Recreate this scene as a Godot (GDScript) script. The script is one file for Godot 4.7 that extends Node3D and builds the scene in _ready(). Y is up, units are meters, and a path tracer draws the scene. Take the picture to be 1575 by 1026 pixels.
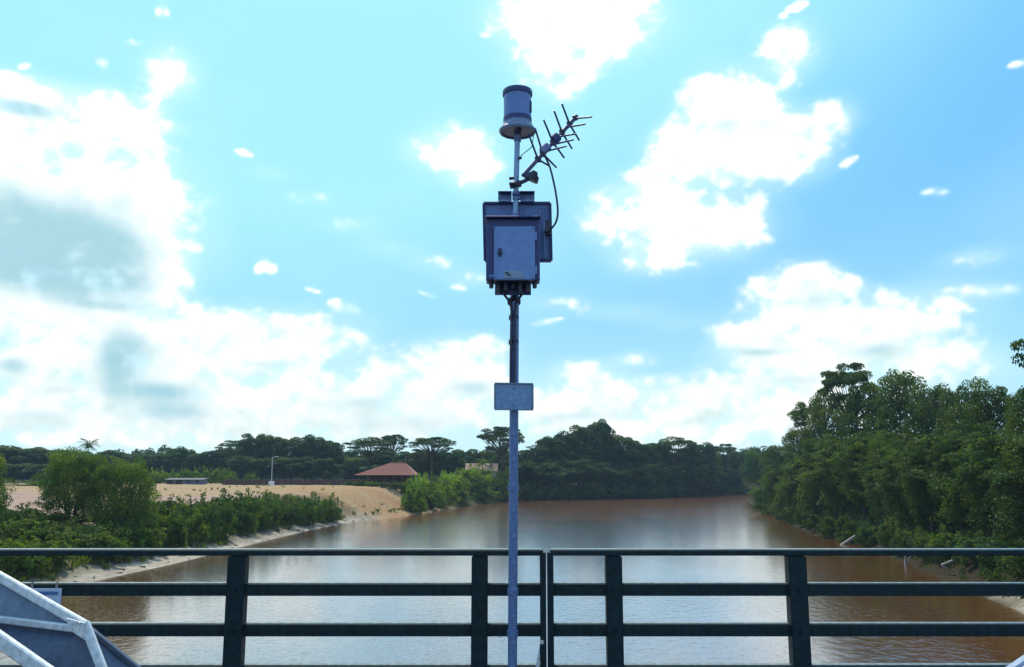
extends Node3D
# A river seen from a bridge: a gauging station on the bridge railing, brown water, wooded banks, a tropical sky.

var rng := RandomNumberGenerator.new()
var used := {}
var mats := {}

# ---------------------------------------------------------------- naming and describing

func numbered(called: String) -> String:
	var n: int = used.get(called, 0)
	used[called] = n + 1
	return called if n == 0 else "%s_%03d" % [called, n]

func tag(o: Node, label: String, category: String, group := "") -> void:
	o.set_meta("label", label)
	o.set_meta("category", category)
	if group != "":
		o.set_meta("group", group)

func thing(called: String, label: String, category: String, where := Vector3.ZERO, group := "") -> Node3D:
	var o := Node3D.new()
	o.name = numbered(called)
	o.position = where
	tag(o, label, category, group)
	add_child(o, true)
	return o

func put(called: String, m: Mesh, mat: Material, parent: Node = self) -> MeshInstance3D:
	var o := MeshInstance3D.new()
	o.name = numbered(called) if parent == self else called
	o.mesh = m
	o.material_override = mat
	parent.add_child(o, true)
	return o

func structure(called: String, m: Mesh, mat: Material) -> MeshInstance3D:
	var o := put(called, m, mat)
	o.set_meta("kind", "structure")
	return o

# ---------------------------------------------------------------- mesh helpers (faces turned outward by a hint)

class Shape:
	var v := PackedVector3Array()
	var n := PackedVector3Array()
	var c := PackedColorArray()
	func tri(a: Vector3, b: Vector3, d: Vector3, na: Vector3, nb: Vector3, nd: Vector3) -> void:
		if (d - a).cross(b - a).dot(na + nb + nd) < 0.0:   # front faces run clockwise
			var t := b
			b = d
			d = t
			t = nb
			nb = nd
			nd = t
		v.append_array([a, b, d])
		n.append_array([na, nb, nd])
	func quad(a: Vector3, b: Vector3, d: Vector3, e: Vector3, out: Vector3) -> void:
		var q := (d - a).cross(b - a).normalized()
		if q.dot(out) < 0.0:
			q = -q
		tri(a, b, d, q, q, q)
		tri(a, d, e, q, q, q)
	func flat(a: Vector3, b: Vector3, d: Vector3, out: Vector3) -> void:
		var q := (d - a).cross(b - a).normalized()
		if q.dot(out) < 0.0:
			q = -q
		tri(a, b, d, q, q, q)
	func box(at: Vector3, size: Vector3, basis := Basis.IDENTITY, bevel := 0.0) -> Shape:
		var h := size * 0.5
		var b: float = min(bevel, min(h.x, min(h.y, h.z)) * 0.9)
		for ax in 3:
			var i := (ax + 1) % 3
			var j := (ax + 2) % 3
			for s in [-1.0, 1.0]:
				var p := []
				for k in [[-1, -1], [1, -1], [1, 1], [-1, 1]]:
					var q := Vector3.ZERO
					q[ax] = s * h[ax]
					q[i] = k[0] * (h[i] - b)
					q[j] = k[1] * (h[j] - b)
					p.append(at + basis * q)
				var o := Vector3.ZERO
				o[ax] = s
				quad(p[0], p[1], p[2], p[3], basis * o)
		if b > 0.0:
			for ax in 3:
				var i := (ax + 1) % 3
				var j := (ax + 2) % 3
				for si in [-1.0, 1.0]:
					for sj in [-1.0, 1.0]:
						var p := []
						for k in [[-1, 0], [1, 0], [1, 1], [-1, 1]]:
							var q := Vector3.ZERO
							q[ax] = k[0] * (h[ax] - b)
							q[i] = si * (h[i] - (b if k[1] == 1 else 0.0))
							q[j] = sj * (h[j] - (0.0 if k[1] == 1 else b))
							p.append(at + basis * q)
						var o := Vector3.ZERO
						o[i] = si
						o[j] = sj
						quad(p[0], p[1], p[2], p[3], basis * o)
			for sx in [-1.0, 1.0]:
				for sy in [-1.0, 1.0]:
					for sz in [-1.0, 1.0]:
						var s := Vector3(sx, sy, sz)
						flat(at + basis * (s * (h - Vector3(0, b, b))), at + basis * (s * (h - Vector3(b, 0, b))), at + basis * (s * (h - Vector3(b, b, 0))), basis * s)
		return self
	func bar(a: Vector3, b: Vector3, wide: float, deep: float, bevel := 0.0, facing := Vector3.BACK) -> Shape:
		var y := (b - a).normalized()
		var x := y.cross(facing).normalized()
		return box((a + b) * 0.5, Vector3(wide, a.distance_to(b), deep), Basis(x, y, x.cross(y)), bevel)
	func tube(a: Vector3, b: Vector3, ra: float, rb: float, sides := 10, caps := true) -> Shape:
		var y := (b - a).normalized()
		var x := y.cross(Vector3.RIGHT if absf(y.x) < 0.8 else Vector3.UP).normalized()
		var z := x.cross(y)
		for k in sides:
			var t0 := TAU * k / sides
			var t1 := TAU * (k + 1) / sides
			var o0 := x * cos(t0) + z * sin(t0)
			var o1 := x * cos(t1) + z * sin(t1)
			tri(a + o0 * ra, a + o1 * ra, b + o1 * rb, o0, o1, o1)
			tri(a + o0 * ra, b + o1 * rb, b + o0 * rb, o0, o1, o0)
			if caps:
				flat(a, a + o0 * ra, a + o1 * ra, -y)
				flat(b, b + o0 * rb, b + o1 * rb, y)
		return self
	func path(points: Array, radius: float, sides := 7) -> Shape:
		for k in points.size() - 1:
			tube(points[k], points[k + 1], radius, radius, sides)
		return self
	func lathe(at: Vector3, profile: Array, sides := 32) -> Shape:   # profile: Vector2(radius, height), from the bottom up
		for k in profile.size() - 1:
			var p: Vector2 = profile[k]
			var q: Vector2 = profile[k + 1]
			var slope := Vector2(q.y - p.y, p.x - q.x).normalized()
			for s in sides:
				var t0 := TAU * s / sides
				var t1 := TAU * (s + 1) / sides
				var d0 := Vector3(cos(t0), 0, sin(t0))
				var d1 := Vector3(cos(t1), 0, sin(t1))
				var n0 := d0 * slope.x + Vector3.UP * slope.y
				var n1 := d1 * slope.x + Vector3.UP * slope.y
				var a := at + d0 * p.x + Vector3.UP * p.y
				var b := at + d1 * p.x + Vector3.UP * p.y
				var c2 := at + d1 * q.x + Vector3.UP * q.y
				var d2 := at + d0 * q.x + Vector3.UP * q.y
				if p.x > 0.0:
					tri(a, b, c2, n0, n1, n1)
				if q.x > 0.0:
					tri(a, c2, d2, n0, n1, n0)
		return self
	func plate(points: Array, thick: float) -> Shape:   # a flat convex plate: corners in order, thickened away from the first face
		var nn := (points[1] - points[0] as Vector3).cross(points[2] - points[0]).normalized()
		var mid := Vector3.ZERO
		for p in points:
			mid += p / points.size()
		for k in points.size():
			var a: Vector3 = points[k]
			var b: Vector3 = points[(k + 1) % points.size()]
			flat(mid + nn * thick * 0.5, a + nn * thick * 0.5, b + nn * thick * 0.5, nn)
			flat(mid - nn * thick * 0.5, a - nn * thick * 0.5, b - nn * thick * 0.5, -nn)
			quad(a - nn * thick * 0.5, b - nn * thick * 0.5, b + nn * thick * 0.5, a + nn * thick * 0.5, (a + b) * 0.5 - mid)
		return self
	func mesh() -> ArrayMesh:
		var a := []
		a.resize(Mesh.ARRAY_MAX)
		a[Mesh.ARRAY_VERTEX] = v
		a[Mesh.ARRAY_NORMAL] = n
		var m := ArrayMesh.new()
		m.add_surface_from_arrays(Mesh.PRIMITIVE_TRIANGLES, a)
		return m

# ---------------------------------------------------------------- materials

func noise_texture(freq: float, dark: Color, pale: Color, octaves := 4, size := 256, seed_ := 1) -> NoiseTexture2D:
	var f := FastNoiseLite.new()
	f.seed = seed_
	f.frequency = freq
	f.fractal_octaves = octaves
	var g := Gradient.new()
	g.set_color(0, dark)
	g.set_color(1, pale)
	var t := NoiseTexture2D.new()
	t.width = size
	t.height = size
	t.seamless = true
	t.noise = f
	t.color_ramp = g
	return t

func paint(called: String, linear: Color, rough := 0.6, metal := 0.0, worn := 0.0, scale := 6.0) -> StandardMaterial3D:
	if mats.has(called):
		return mats[called]
	var m := StandardMaterial3D.new()
	m.resource_name = called
	m.roughness = rough
	m.metallic = metal
	m.albedo_color = linear.linear_to_srgb()
	if worn > 0.0:
		m.albedo_texture = noise_texture(0.02, Color(1 - worn, 1 - worn, 1 - worn * 0.95), Color(1, 1, 1), 5, 256, called.length() * 7)
		m.uv1_triplanar = true
		m.uv1_world_triplanar = true
		m.uv1_scale = Vector3.ONE * scale
	mats[called] = m
	return m

# ---------------------------------------------------------------- sky

var cloud_puffs := [[4.26, 28.95, 4.81, 2.08, 1.00], [6.54, 28.48, 2.95, 1.71, 1.00], [2.86, 26.68, 2.28, 1.64, 1.00], [0.35, 29.21, 1.85, 1.06, 0.90], [8.83, 29.55, 1.41, 0.82, 0.58], [3.39, 25.10, 1.25, 0.87, 0.58], [-2.03, 28.11, 0.23, 0.09, 0.46], [-1.86, 28.08, 0.35, 0.14, 0.46], [-1.36, 28.32, 0.61, 0.25, 0.46], [-0.82, 28.50, 0.43, 0.17, 0.46], [-0.24, 28.60, 0.22, 0.09, 0.46], [-3.93, 20.97, 2.24, 1.39, 1.00], [-2.66, 19.76, 1.43, 1.16, 1.00], [-5.94, 21.00, 1.56, 0.72, 0.58], [14.32, 23.08, 2.55, 1.88, 1.00], [16.38, 22.10, 1.66, 2.15, 1.00], [13.76, 20.15, 3.18, 1.81, 1.00], [11.42, 20.52, 1.73, 1.41, 0.90], [17.93, 19.96, 2.44, 1.65, 1.00], [21.45, 21.61, 1.25, 0.91, 0.80], [19.51, 20.69, 1.68, 1.55, 0.80], [9.38, 17.77, 3.25, 1.32, 1.00], [11.90, 15.69, 4.03, 1.74, 1.00], [14.63, 15.60, 1.58, 1.31, 1.00], [6.65, 16.42, 1.66, 1.17, 0.90], [9.28, 13.89, 2.06, 0.84, 0.90], [18.75, 25.85, 1.56, 1.27, 1.00], [18.58, 27.97, 0.24, 0.15, 0.46], [18.96, 28.28, 0.25, 0.17, 0.46], [19.43, 28.28, 0.31, 0.20, 0.46], [19.63, 28.42, 0.39, 0.26, 0.46], [20.03, 28.41, 0.25, 0.16, 0.46], [17.76, 25.02, 0.22, 0.18, 0.46], [18.25, 24.72, 0.40, 0.34, 0.46], [18.62, 24.27, 0.54, 0.47, 0.46], [19.00, 24.28, 0.34, 0.29, 0.46], [19.38, 23.90, 0.21, 0.18, 0.46], [12.46, 24.24, 0.37, 0.23, 0.46], [12.97, 24.67, 0.45, 0.28, 0.46], [13.19, 24.59, 0.59, 0.37, 0.46], [13.62, 24.69, 0.58, 0.36, 0.46], [14.27, 24.95, 0.25, 0.16, 0.46], [21.59, 18.76, 0.14, 0.10, 0.46], [21.81, 18.73, 0.29, 0.20, 0.46], [22.01, 18.96, 0.28, 0.19, 0.46], [22.31, 19.05, 0.31, 0.21, 0.46], [22.55, 19.18, 0.14, 0.10, 0.46], [18.70, 11.64, 2.36, 1.30, 1.00], [15.78, 12.28, 0.23, 0.18, 0.46], [16.19, 12.16, 0.40, 0.32, 0.46], [16.70, 12.08, 0.58, 0.46, 0.46], [17.04, 12.07, 0.30, 0.24, 0.46], [17.60, 11.55, 0.27, 0.22, 0.46], [20.20, 11.75, 0.40, 0.32, 0.46], [20.42, 11.58, 0.30, 0.24, 0.46], [21.05, 11.54, 0.61, 0.50, 0.46], [21.61, 11.27, 0.26, 0.21, 0.46], [21.84, 11.63, 0.36, 0.30, 0.46], [18.98, 9.59, 3.50, 1.54, 1.00], [15.54, 8.19, 2.21, 0.91, 1.00], [23.51, 9.11, 2.27, 1.18, 0.95], [22.28, 7.20, 4.07, 1.27, 1.00], [17.28, 7.01, 3.15, 0.90, 0.90], [27.06, 10.09, 0.35, 0.15, 0.46], [27.25, 10.01, 0.48, 0.21, 0.46], [27.56, 9.81, 0.49, 0.21, 0.46], [27.97, 9.65, 0.26, 0.12, 0.46], [28.32, 9.45, 0.24, 0.11, 0.46], [29.24, 10.44, 1.33, 0.37, 0.58], [25.51, 6.63, 2.11, 0.77, 0.80], [28.72, 12.50, 1.69, 0.53, 0.35], [28.24, 6.29, 2.01, 0.94, 0.50], [26.24, 16.56, 0.25, 0.14, 0.46], [26.50, 16.60, 0.27, 0.15, 0.46], [26.79, 16.60, 0.37, 0.21, 0.46], [27.24, 16.44, 0.34, 0.20, 0.46], [27.41, 16.47, 0.19, 0.11, 0.46], [31.45, 22.81, 0.19, 0.11, 0.46], [31.63, 22.89, 0.17, 0.10, 0.46], [31.82, 22.84, 0.33, 0.19, 0.46], [31.95, 22.82, 0.24, 0.13, 0.46], [32.29, 22.86, 0.20, 0.12, 0.46], [1.57, 9.72, 0.30, 0.10, 0.46], [2.03, 9.85, 0.54, 0.18, 0.46], [2.51, 9.94, 0.57, 0.19, 0.46], [3.02, 10.08, 0.35, 0.12, 0.46], [3.27, 10.12, 0.27, 0.09, 0.46], [7.92, 7.36, 1.38, 0.51, 0.58], [4.41, 6.68, 1.89, 0.73, 0.70], [5.90, 5.81, 2.55, 0.68, 0.70], [-29.43, 19.13, 4.10, 1.45, 1.00], [-29.54, 16.34, 6.08, 3.31, 1.00], [-26.95, 14.43, 4.93, 3.41, 1.00], [-23.64, 16.76, 1.27, 3.09, 1.00], [-23.06, 13.69, 1.49, 2.35, 1.00], [-22.21, 12.18, 1.32, 1.39, 0.90], [-21.97, 14.20, 0.22, 0.16, 0.46], [-21.45, 13.96, 0.41, 0.31, 0.46], [-21.11, 14.01, 0.57, 0.43, 0.46], [-20.84, 13.99, 0.34, 0.26, 0.46], [-20.42, 13.98, 0.33, 0.24, 0.46], [-31.23, 22.04, 1.50, 0.54, 0.58], [-28.59, 21.67, 2.80, 0.72, 0.95], [-26.04, 21.56, 1.32, 1.03, 0.90], [-22.72, 24.08, 1.40, 1.26, 1.00], [-23.60, 21.76, 1.05, 0.82, 0.58], [-23.35, 20.93, 1.52, 0.42, 0.58], [-31.12, 22.79, 0.09, 0.07, 0.46], [-31.04, 22.86, 0.18, 0.14, 0.46], [-30.89, 22.92, 0.22, 0.17, 0.46], [-30.76, 23.02, 0.18, 0.14, 0.46], [-30.61, 23.05, 0.14, 0.11, 0.46], [-27.00, 23.99, 0.11, 0.20, 0.46], [-26.81, 23.93, 0.11, 0.21, 0.46], [-26.69, 23.97, 0.14, 0.27, 0.46], [-26.55, 23.88, 0.16, 0.31, 0.46], [-26.43, 23.98, 0.06, 0.12, 0.46], [-25.42, 25.36, 0.11, 0.07, 0.46], [-25.15, 25.48, 0.21, 0.13, 0.46], [-25.01, 25.40, 0.26, 0.16, 0.46], [-24.87, 25.37, 0.11, 0.06, 0.46], [-24.63, 25.45, 0.13, 0.08, 0.46], [-23.76, 27.32, 0.15, 0.24, 0.46], [-23.64, 27.42, 0.16, 0.25, 0.46], [-23.46, 27.50, 0.24, 0.38, 0.46], [-23.21, 27.46, 0.16, 0.26, 0.46], [-23.07, 27.34, 0.12, 0.19, 0.46], [-27.96, 9.35, 6.12, 1.21, 1.00], [-16.38, 8.98, 4.80, 1.15, 1.00], [-19.08, 7.75, 5.41, 1.38, 1.00], [-13.10, 8.20, 2.47, 0.84, 0.90], [-20.85, 8.47, 2.09, 1.00, 1.00], [-12.05, 10.92, 0.20, 0.16, 0.46], [-11.65, 10.91, 0.42, 0.34, 0.46], [-11.30, 10.58, 0.48, 0.38, 0.46], [-10.72, 10.63, 0.37, 0.30, 0.46], [-10.32, 10.48, 0.30, 0.24, 0.46], [-16.70, 12.77, 0.24, 0.27, 0.46], [-16.59, 12.98, 0.22, 0.24, 0.46], [-16.31, 13.12, 0.38, 0.42, 0.46], [-15.88, 12.90, 0.27, 0.30, 0.46], [-15.70, 12.92, 0.24, 0.26, 0.46], [-13.59, 11.77, 0.18, 0.11, 0.46], [-13.44, 11.75, 0.19, 0.12, 0.46], [-13.22, 11.71, 0.24, 0.15, 0.46], [-13.01, 11.61, 0.16, 0.10, 0.46], [-12.79, 11.60, 0.21, 0.13, 0.46], [-18.41, 20.06, 0.13, 0.08, 0.46], [-18.11, 19.95, 0.28, 0.18, 0.46], [-17.99, 20.04, 0.27, 0.17, 0.46], [-17.72, 19.90, 0.31, 0.19, 0.46], [-17.45, 19.86, 0.18, 0.11, 0.46], [-4.07, 12.17, 0.10, 0.07, 0.46], [-3.86, 12.17, 0.25, 0.18, 0.46], [-3.59, 12.19, 0.32, 0.23, 0.46], [-3.34, 12.06, 0.12, 0.09, 0.46], [-3.18, 12.08, 0.18, 0.13, 0.46], [-6.23, 11.87, 0.17, 0.07, 0.46], [-6.06, 11.79, 0.22, 0.09, 0.46], [-5.80, 11.68, 0.38, 0.15, 0.46], [-5.52, 11.61, 0.16, 0.06, 0.46], [-5.27, 11.49, 0.23, 0.09, 0.46], [-28.41, 6.28, 4.34, 2.26, 0.78], [-21.99, 5.42, 6.66, 1.98, 0.78], [-14.21, 5.33, 4.44, 1.66, 0.70], [-27.17, 3.30, 6.77, 1.36, 0.70], [-18.09, 3.53, 7.72, 1.45, 0.70], [-10.06, 3.66, 4.97, 1.67, 0.70], [-8.46, 6.84, 1.90, 0.51, 0.58], [-3.78, 7.33, 3.01, 1.20, 0.74], [-4.62, 5.82, 3.85, 1.70, 0.74], [-2.06, 8.32, 1.41, 0.66, 0.58], [-6.30, 4.54, 4.24, 1.52, 0.70], [4.81, 4.55, 5.11, 1.10, 0.70], [11.11, 4.14, 5.77, 1.25, 0.70], [9.01, 3.25, 8.32, 1.09, 0.70], [15.21, 5.23, 3.60, 1.07, 0.90], [-16.02, 18.83, 1.49, 0.48, 0.24], [-13.45, 17.53, 1.90, 0.57, 0.25], [-10.84, 16.03, 2.14, 0.62, 0.25], [-8.22, 14.68, 2.16, 0.63, 0.25], [-5.59, 13.70, 2.18, 0.64, 0.30], [-2.96, 12.68, 1.97, 0.60, 0.28], [3.16, 11.18, 2.61, 0.60, 0.26], [7.05, 10.39, 3.01, 0.60, 0.26], [11.28, 9.60, 2.51, 0.59, 0.20], [-19.96, 2.69, 11.29, 1.19, 0.40], [11.09, 3.64, 10.28, 2.08, 0.55], [21.03, 5.06, 5.99, 2.39, 0.50], [-29.00, 9.64, 5.34, 2.25, 0.60], [25.71, 9.53, 3.19, 1.93, 0.40]]
var cloud_shades := [[-29.26, 12.82, 3.69, 2.31, 0.95], [-25.78, 13.02, 3.22, 2.23, 0.90], [-31.08, 14.62, 2.61, 2.19, 0.60], [-27.42, 11.23, 4.15, 0.91, 0.70], [-27.80, 16.22, 1.40, 1.50, 0.25], [-24.93, 16.60, 1.10, 1.53, 0.30], [-24.26, 6.70, 1.80, 2.15, 0.80], [-22.14, 4.94, 2.58, 0.63, 0.75], [-30.05, 6.10, 1.10, 0.67, 0.60], [-30.59, 20.63, 2.01, 0.50, 0.75], [-21.15, 3.78, 2.61, 0.79, 0.65], [19.63, 10.69, 1.32, 0.81, 0.50], [15.92, 7.60, 2.40, 0.33, 0.55], [23.03, 7.36, 1.83, 0.63, 0.55], [14.48, 22.00, 1.44, 0.63, 0.40], [19.21, 21.00, 0.80, 0.78, 0.30], [-7.96, 3.26, 5.03, 0.92, 0.40], [-2.69, 5.54, 1.72, 0.60, 0.50], [-25.20, 9.96, 2.86, 0.35, 0.50], [18.01, 5.76, 2.73, 0.41, 0.40], [-9.66, 4.50, 2.92, 0.50, 0.40], [4.80, 3.70, 3.82, 0.34, 0.35], [-28.51, 3.26, 2.97, 0.52, 0.35], [-15.49, 6.87, 2.41, 0.33, 0.40], [25.41, 5.28, 2.11, 0.39, 0.35], [9.34, 16.10, 1.29, 0.50, 0.20], [-27.62, 4.80, 1.35, 0.38, 0.40]]

func spread(table: Array, add: PackedFloat32Array, w: int, h: int, az0: float, el1: float, step: float, keep_most: bool) -> void:
	for b in table:
		var x0: int = max(0, int((b[0] - b[2] * 1.9 - az0) / step))
		var x1: int = min(w - 1, int((b[0] + b[2] * 1.9 - az0) / step) + 1)
		var y0: int = max(0, int((el1 - b[1] - b[3] * 1.9) / step))
		var y1: int = min(h - 1, int((el1 - b[1] + b[3] * 1.9) / step) + 1)
		for y in range(y0, y1 + 1):
			var dy: float = (el1 - (y + 0.5) * step - b[1]) / b[3]
			for x in range(x0, x1 + 1):
				var dx: float = (az0 + (x + 0.5) * step - b[0]) / b[2]
				var r2 := dx * dx + dy * dy
				if r2 < 3.6:
					var k: float = b[4] * exp(-r2 * 0.95)
					var i := y * w + x
					add[i] = 1.0 - (1.0 - add[i]) * (1.0 - minf(k, 0.95)) if keep_most else add[i] + k

func sky_block(w: int, h: int, az0: float, el1: float, step: float) -> Image:
	var cover := PackedFloat32Array()
	var dark := PackedFloat32Array()
	cover.resize(w * h)
	dark.resize(w * h)
	spread(cloud_puffs, cover, w, h, az0, el1, step, true)
	spread(cloud_shades, dark, w, h, az0, el1, step, true)
	var puff := FastNoiseLite.new()
	puff.seed = 11
	puff.frequency = 0.15
	puff.fractal_octaves = 6
	puff.fractal_gain = 0.50
	var bank := FastNoiseLite.new()
	bank.seed = 5
	bank.frequency = 0.022
	bank.fractal_octaves = 3
	var wisp := FastNoiseLite.new()
	wisp.seed = 23
	wisp.frequency = 0.05
	wisp.fractal_octaves = 4
	var data := PackedFloat32Array()
	data.resize(w * h * 4)
	var deep := Color(0.09, 0.40, 0.97)
	var pale := Color(0.36, 0.79, 0.97)
	var low := Color(0.72, 0.93, 0.94)
	for y in h:
		var el := el1 - (y + 0.5) * step
		var e := deg_to_rad(el)
		for x in w:
			var az := az0 + (x + 0.5) * step
			var a := deg_to_rad(az)
			var i := y * w + x
			if el < -0.5:
				data[i * 4] = 0.18
				data[i * 4 + 1] = 0.16
				data[i * 4 + 2] = 0.12
				data[i * 4 + 3] = 1.0
				continue
			var d := Vector3(sin(a) * cos(e), sin(e), -cos(a) * cos(e))
			var q := Vector3(d.x, d.y * 1.25, d.z) * 100.0
			var near_sun := maxf(0.0, d.dot(SUN))
			var t := clampf(0.04 + 0.95 * smoothstep(0.62, 0.86, near_sun) + 0.85 * exp(-el / 15.0), 0.0, 1.0)
			var c := deep.lerp(pale, t)
			var haze := exp(-el / 6.0)
			c = c.lerp(low, clampf(haze * 0.9, 0.0, 1.0))
			var fine := puff.get_noise_3dv(q) * 0.74 + puff.get_noise_3dv(q * 3.1 + Vector3(17, 5, 3)) * 0.32
			# clouds like those in view go on all round the horizon and overhead
			var outside := smoothstep(32.0, 42.0, maxf(absf(az), el * 1.15))
			var f := cover[i]
			if outside > 0.0:
				var g := bank.get_noise_3dv(q) * 1.5 + 0.12 + 0.25 * exp(-el / 12.0)
				f = maxf(f, clampf(g, 0.0, 1.0) * outside)
			f = f * 0.86 + 0.0
			var body := f + fine * 1.0 * clampf(f * 3.0, 0.0, 1.0) * (1.0 - 0.5 * dark[i])
			var alpha := smoothstep(0.17, 0.64, body)
			var veil := clampf(f * 0.8 + wisp.get_noise_3dv(q) * 0.18 * exp(-el / 25.0), 0.0, 0.5)
			c = c.lerp(Color(0.80, 1.02, 1.04), veil)
			# the billows' sunward sides are brighter than their undersides
			var up := q + Vector3(-0.5, 1.7, 0.3)
			var relief := fine - puff.get_noise_3dv(up) * 0.74 - puff.get_noise_3dv(up * 3.1 + Vector3(17, 5, 3)) * 0.32
			var under := bank.get_noise_3dv(q * 2.1 + Vector3(40, 0, 7)) * outside
			var shade := clampf(dark[i] * (0.95 + fine * 0.6) + maxf(0.0, under) * 0.9, 0.0, 1.0)
			var soft := (relief * lerpf(0.36, 0.42, haze) - lerpf(0.02, 0.10, sqrt(haze))) * (1.0 - 0.7 * dark[i])
			var top := lerpf(1.12, 0.87, sqrt(haze))
			var lit := Color(top * (1.0 + soft * 1.15), (top + 0.05) * (1.0 + soft * 0.7), (top + 0.04) * (1.0 + soft * 0.75))
			shade = smoothstep(0.0, 0.85, shade)
			lit = lit.lerp(Color(0.25, 0.54, 0.63), shade * 0.85)
			c = c.lerp(lit, alpha)
			data[i * 4] = c.r
			data[i * 4 + 1] = c.g
			data[i * 4 + 2] = c.b
			data[i * 4 + 3] = 1.0
	return Image.create_from_data(w, h, false, Image.FORMAT_RGBAF, data.to_byte_array())

func make_sky() -> ImageTexture:
	var whole := sky_block(1024, 512, -180.0, 90.0, 360.0 / 1024)
	whole.resize(4096, 2048, Image.INTERPOLATE_CUBIC)
	var step := 360.0 / 4096
	var w := 840
	var h := 410
	var x0 := 2048 - w / 2
	var y0 := 1026 - h
	whole.blit_rect(sky_block(w, h, -w / 2 * step, 90.0 - y0 * step, step), Rect2i(0, 0, w, h), Vector2i(x0, y0))
	return ImageTexture.create_from_image(whole)

# ---------------------------------------------------------------- the lie of the land

var shore: PackedVector2Array = [Vector2(-37.0, 90.0), Vector2(-36.0, -20.0), Vector2(-35.2, -71.0), Vector2(-34.2, -85.4), Vector2(-33.3, -104.2), Vector2(-32.2, -143.0), Vector2(-29.3, -170.0), Vector2(-25.0, -182.9), Vector2(-20.2, -200.4), Vector2(-11.0, -250.0), Vector2(-1.6, -293.0), Vector2(6.0, -300.0), Vector2(13.6, -298.0), Vector2(49.7, -317.7), Vector2(97.6, -387.0), Vector2(160.0, -440.0), Vector2(300.0, -490.0), Vector2(420.0, -520.0), Vector2(420.0, -490.0), Vector2(300.0, -440.0), Vector2(170.0, -392.0), Vector2(120.0, -372.0), Vector2(94.5, -348.0), Vector2(72.2, -263.9), Vector2(55.9, -194.2), Vector2(47.9, -150.0), Vector2(44.9, -132.7), Vector2(44.2, -111.6), Vector2(38.4, -83.7), Vector2(34.8, -65.7), Vector2(33.1, -58.3), Vector2(34.0, -20.0), Vector2(35.0, 90.0)]
var land_noise := FastNoiseLite.new()

func inland(x: float, z: float) -> float:   # metres from the water's edge; negative in the river
	var p := Vector2(x, z)
	var best := 1e12
	var n := shore.size()
	for k in n:
		var q := Geometry2D.get_closest_point_to_segment(p, shore[k], shore[(k + 1) % n])
		best = minf(best, p.distance_squared_to(q))
	var d := sqrt(best)
	return -d if Geometry2D.is_point_in_polygon(p, shore) else d

func on_left(x: float, z: float) -> bool:
	return x < lerpf(0.0, 20.0, clampf((-z - 120.0) / 170.0, 0.0, 1.0)) and z > -330.0

func height_at(x: float, z: float, d: float) -> float:
	var bump := land_noise.get_noise_2d(x * 3.0, z * 3.0)
	d += bump * 1.6 * smoothstep(0.0, 6.0, absf(d))
	if d < 0.0:
		return maxf(-2.2, d * 0.28)
	var left := on_left(x, z)
	var top := lerpf(3.7, 5.9, smoothstep(70.0, 215.0, -z)) if left else 4.6
	var beach := 2.5 if left and z > -176.0 else 0.7
	var run := lerpf(10.0, 13.0, smoothstep(150.0, 190.0, -z)) - 6.0 * smoothstep(215.0, 250.0, -z) if left else 9.0
	var h := minf(d, beach) * 0.16
	if d > beach:
		h += (top - beach * 0.16) * smoothstep(-0.15, 1.0, (d - beach) / run) * (1.0 if d > beach + 0.5 else (d - beach) / 0.5)
	if left:   # rain gullies down the bank
		h -= 0.7 * maxf(0.0, land_noise.get_noise_2d(x * 7.0 + 90.0, z * 7.0)) * smoothstep(beach, beach + 3.0, d) * smoothstep(18.0, 10.0, d)
	return h + bump * 0.35 * smoothstep(beach, beach + 4.0, d)

func ground_y(x: float, z: float) -> float:
	return height_at(x, z, inland(x, z))

func coordinates(fine0: float, fine1: float, step: float, far: Array) -> PackedFloat32Array:
	var out := PackedFloat32Array()
	for f in far:
		if f < fine0:
			out.append(f)
	var k := fine0
	while k <= fine1 + 0.01:
		out.append(k)
		k += step
	for f in far:
		if f > fine1:
			out.append(f)
	return out

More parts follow.
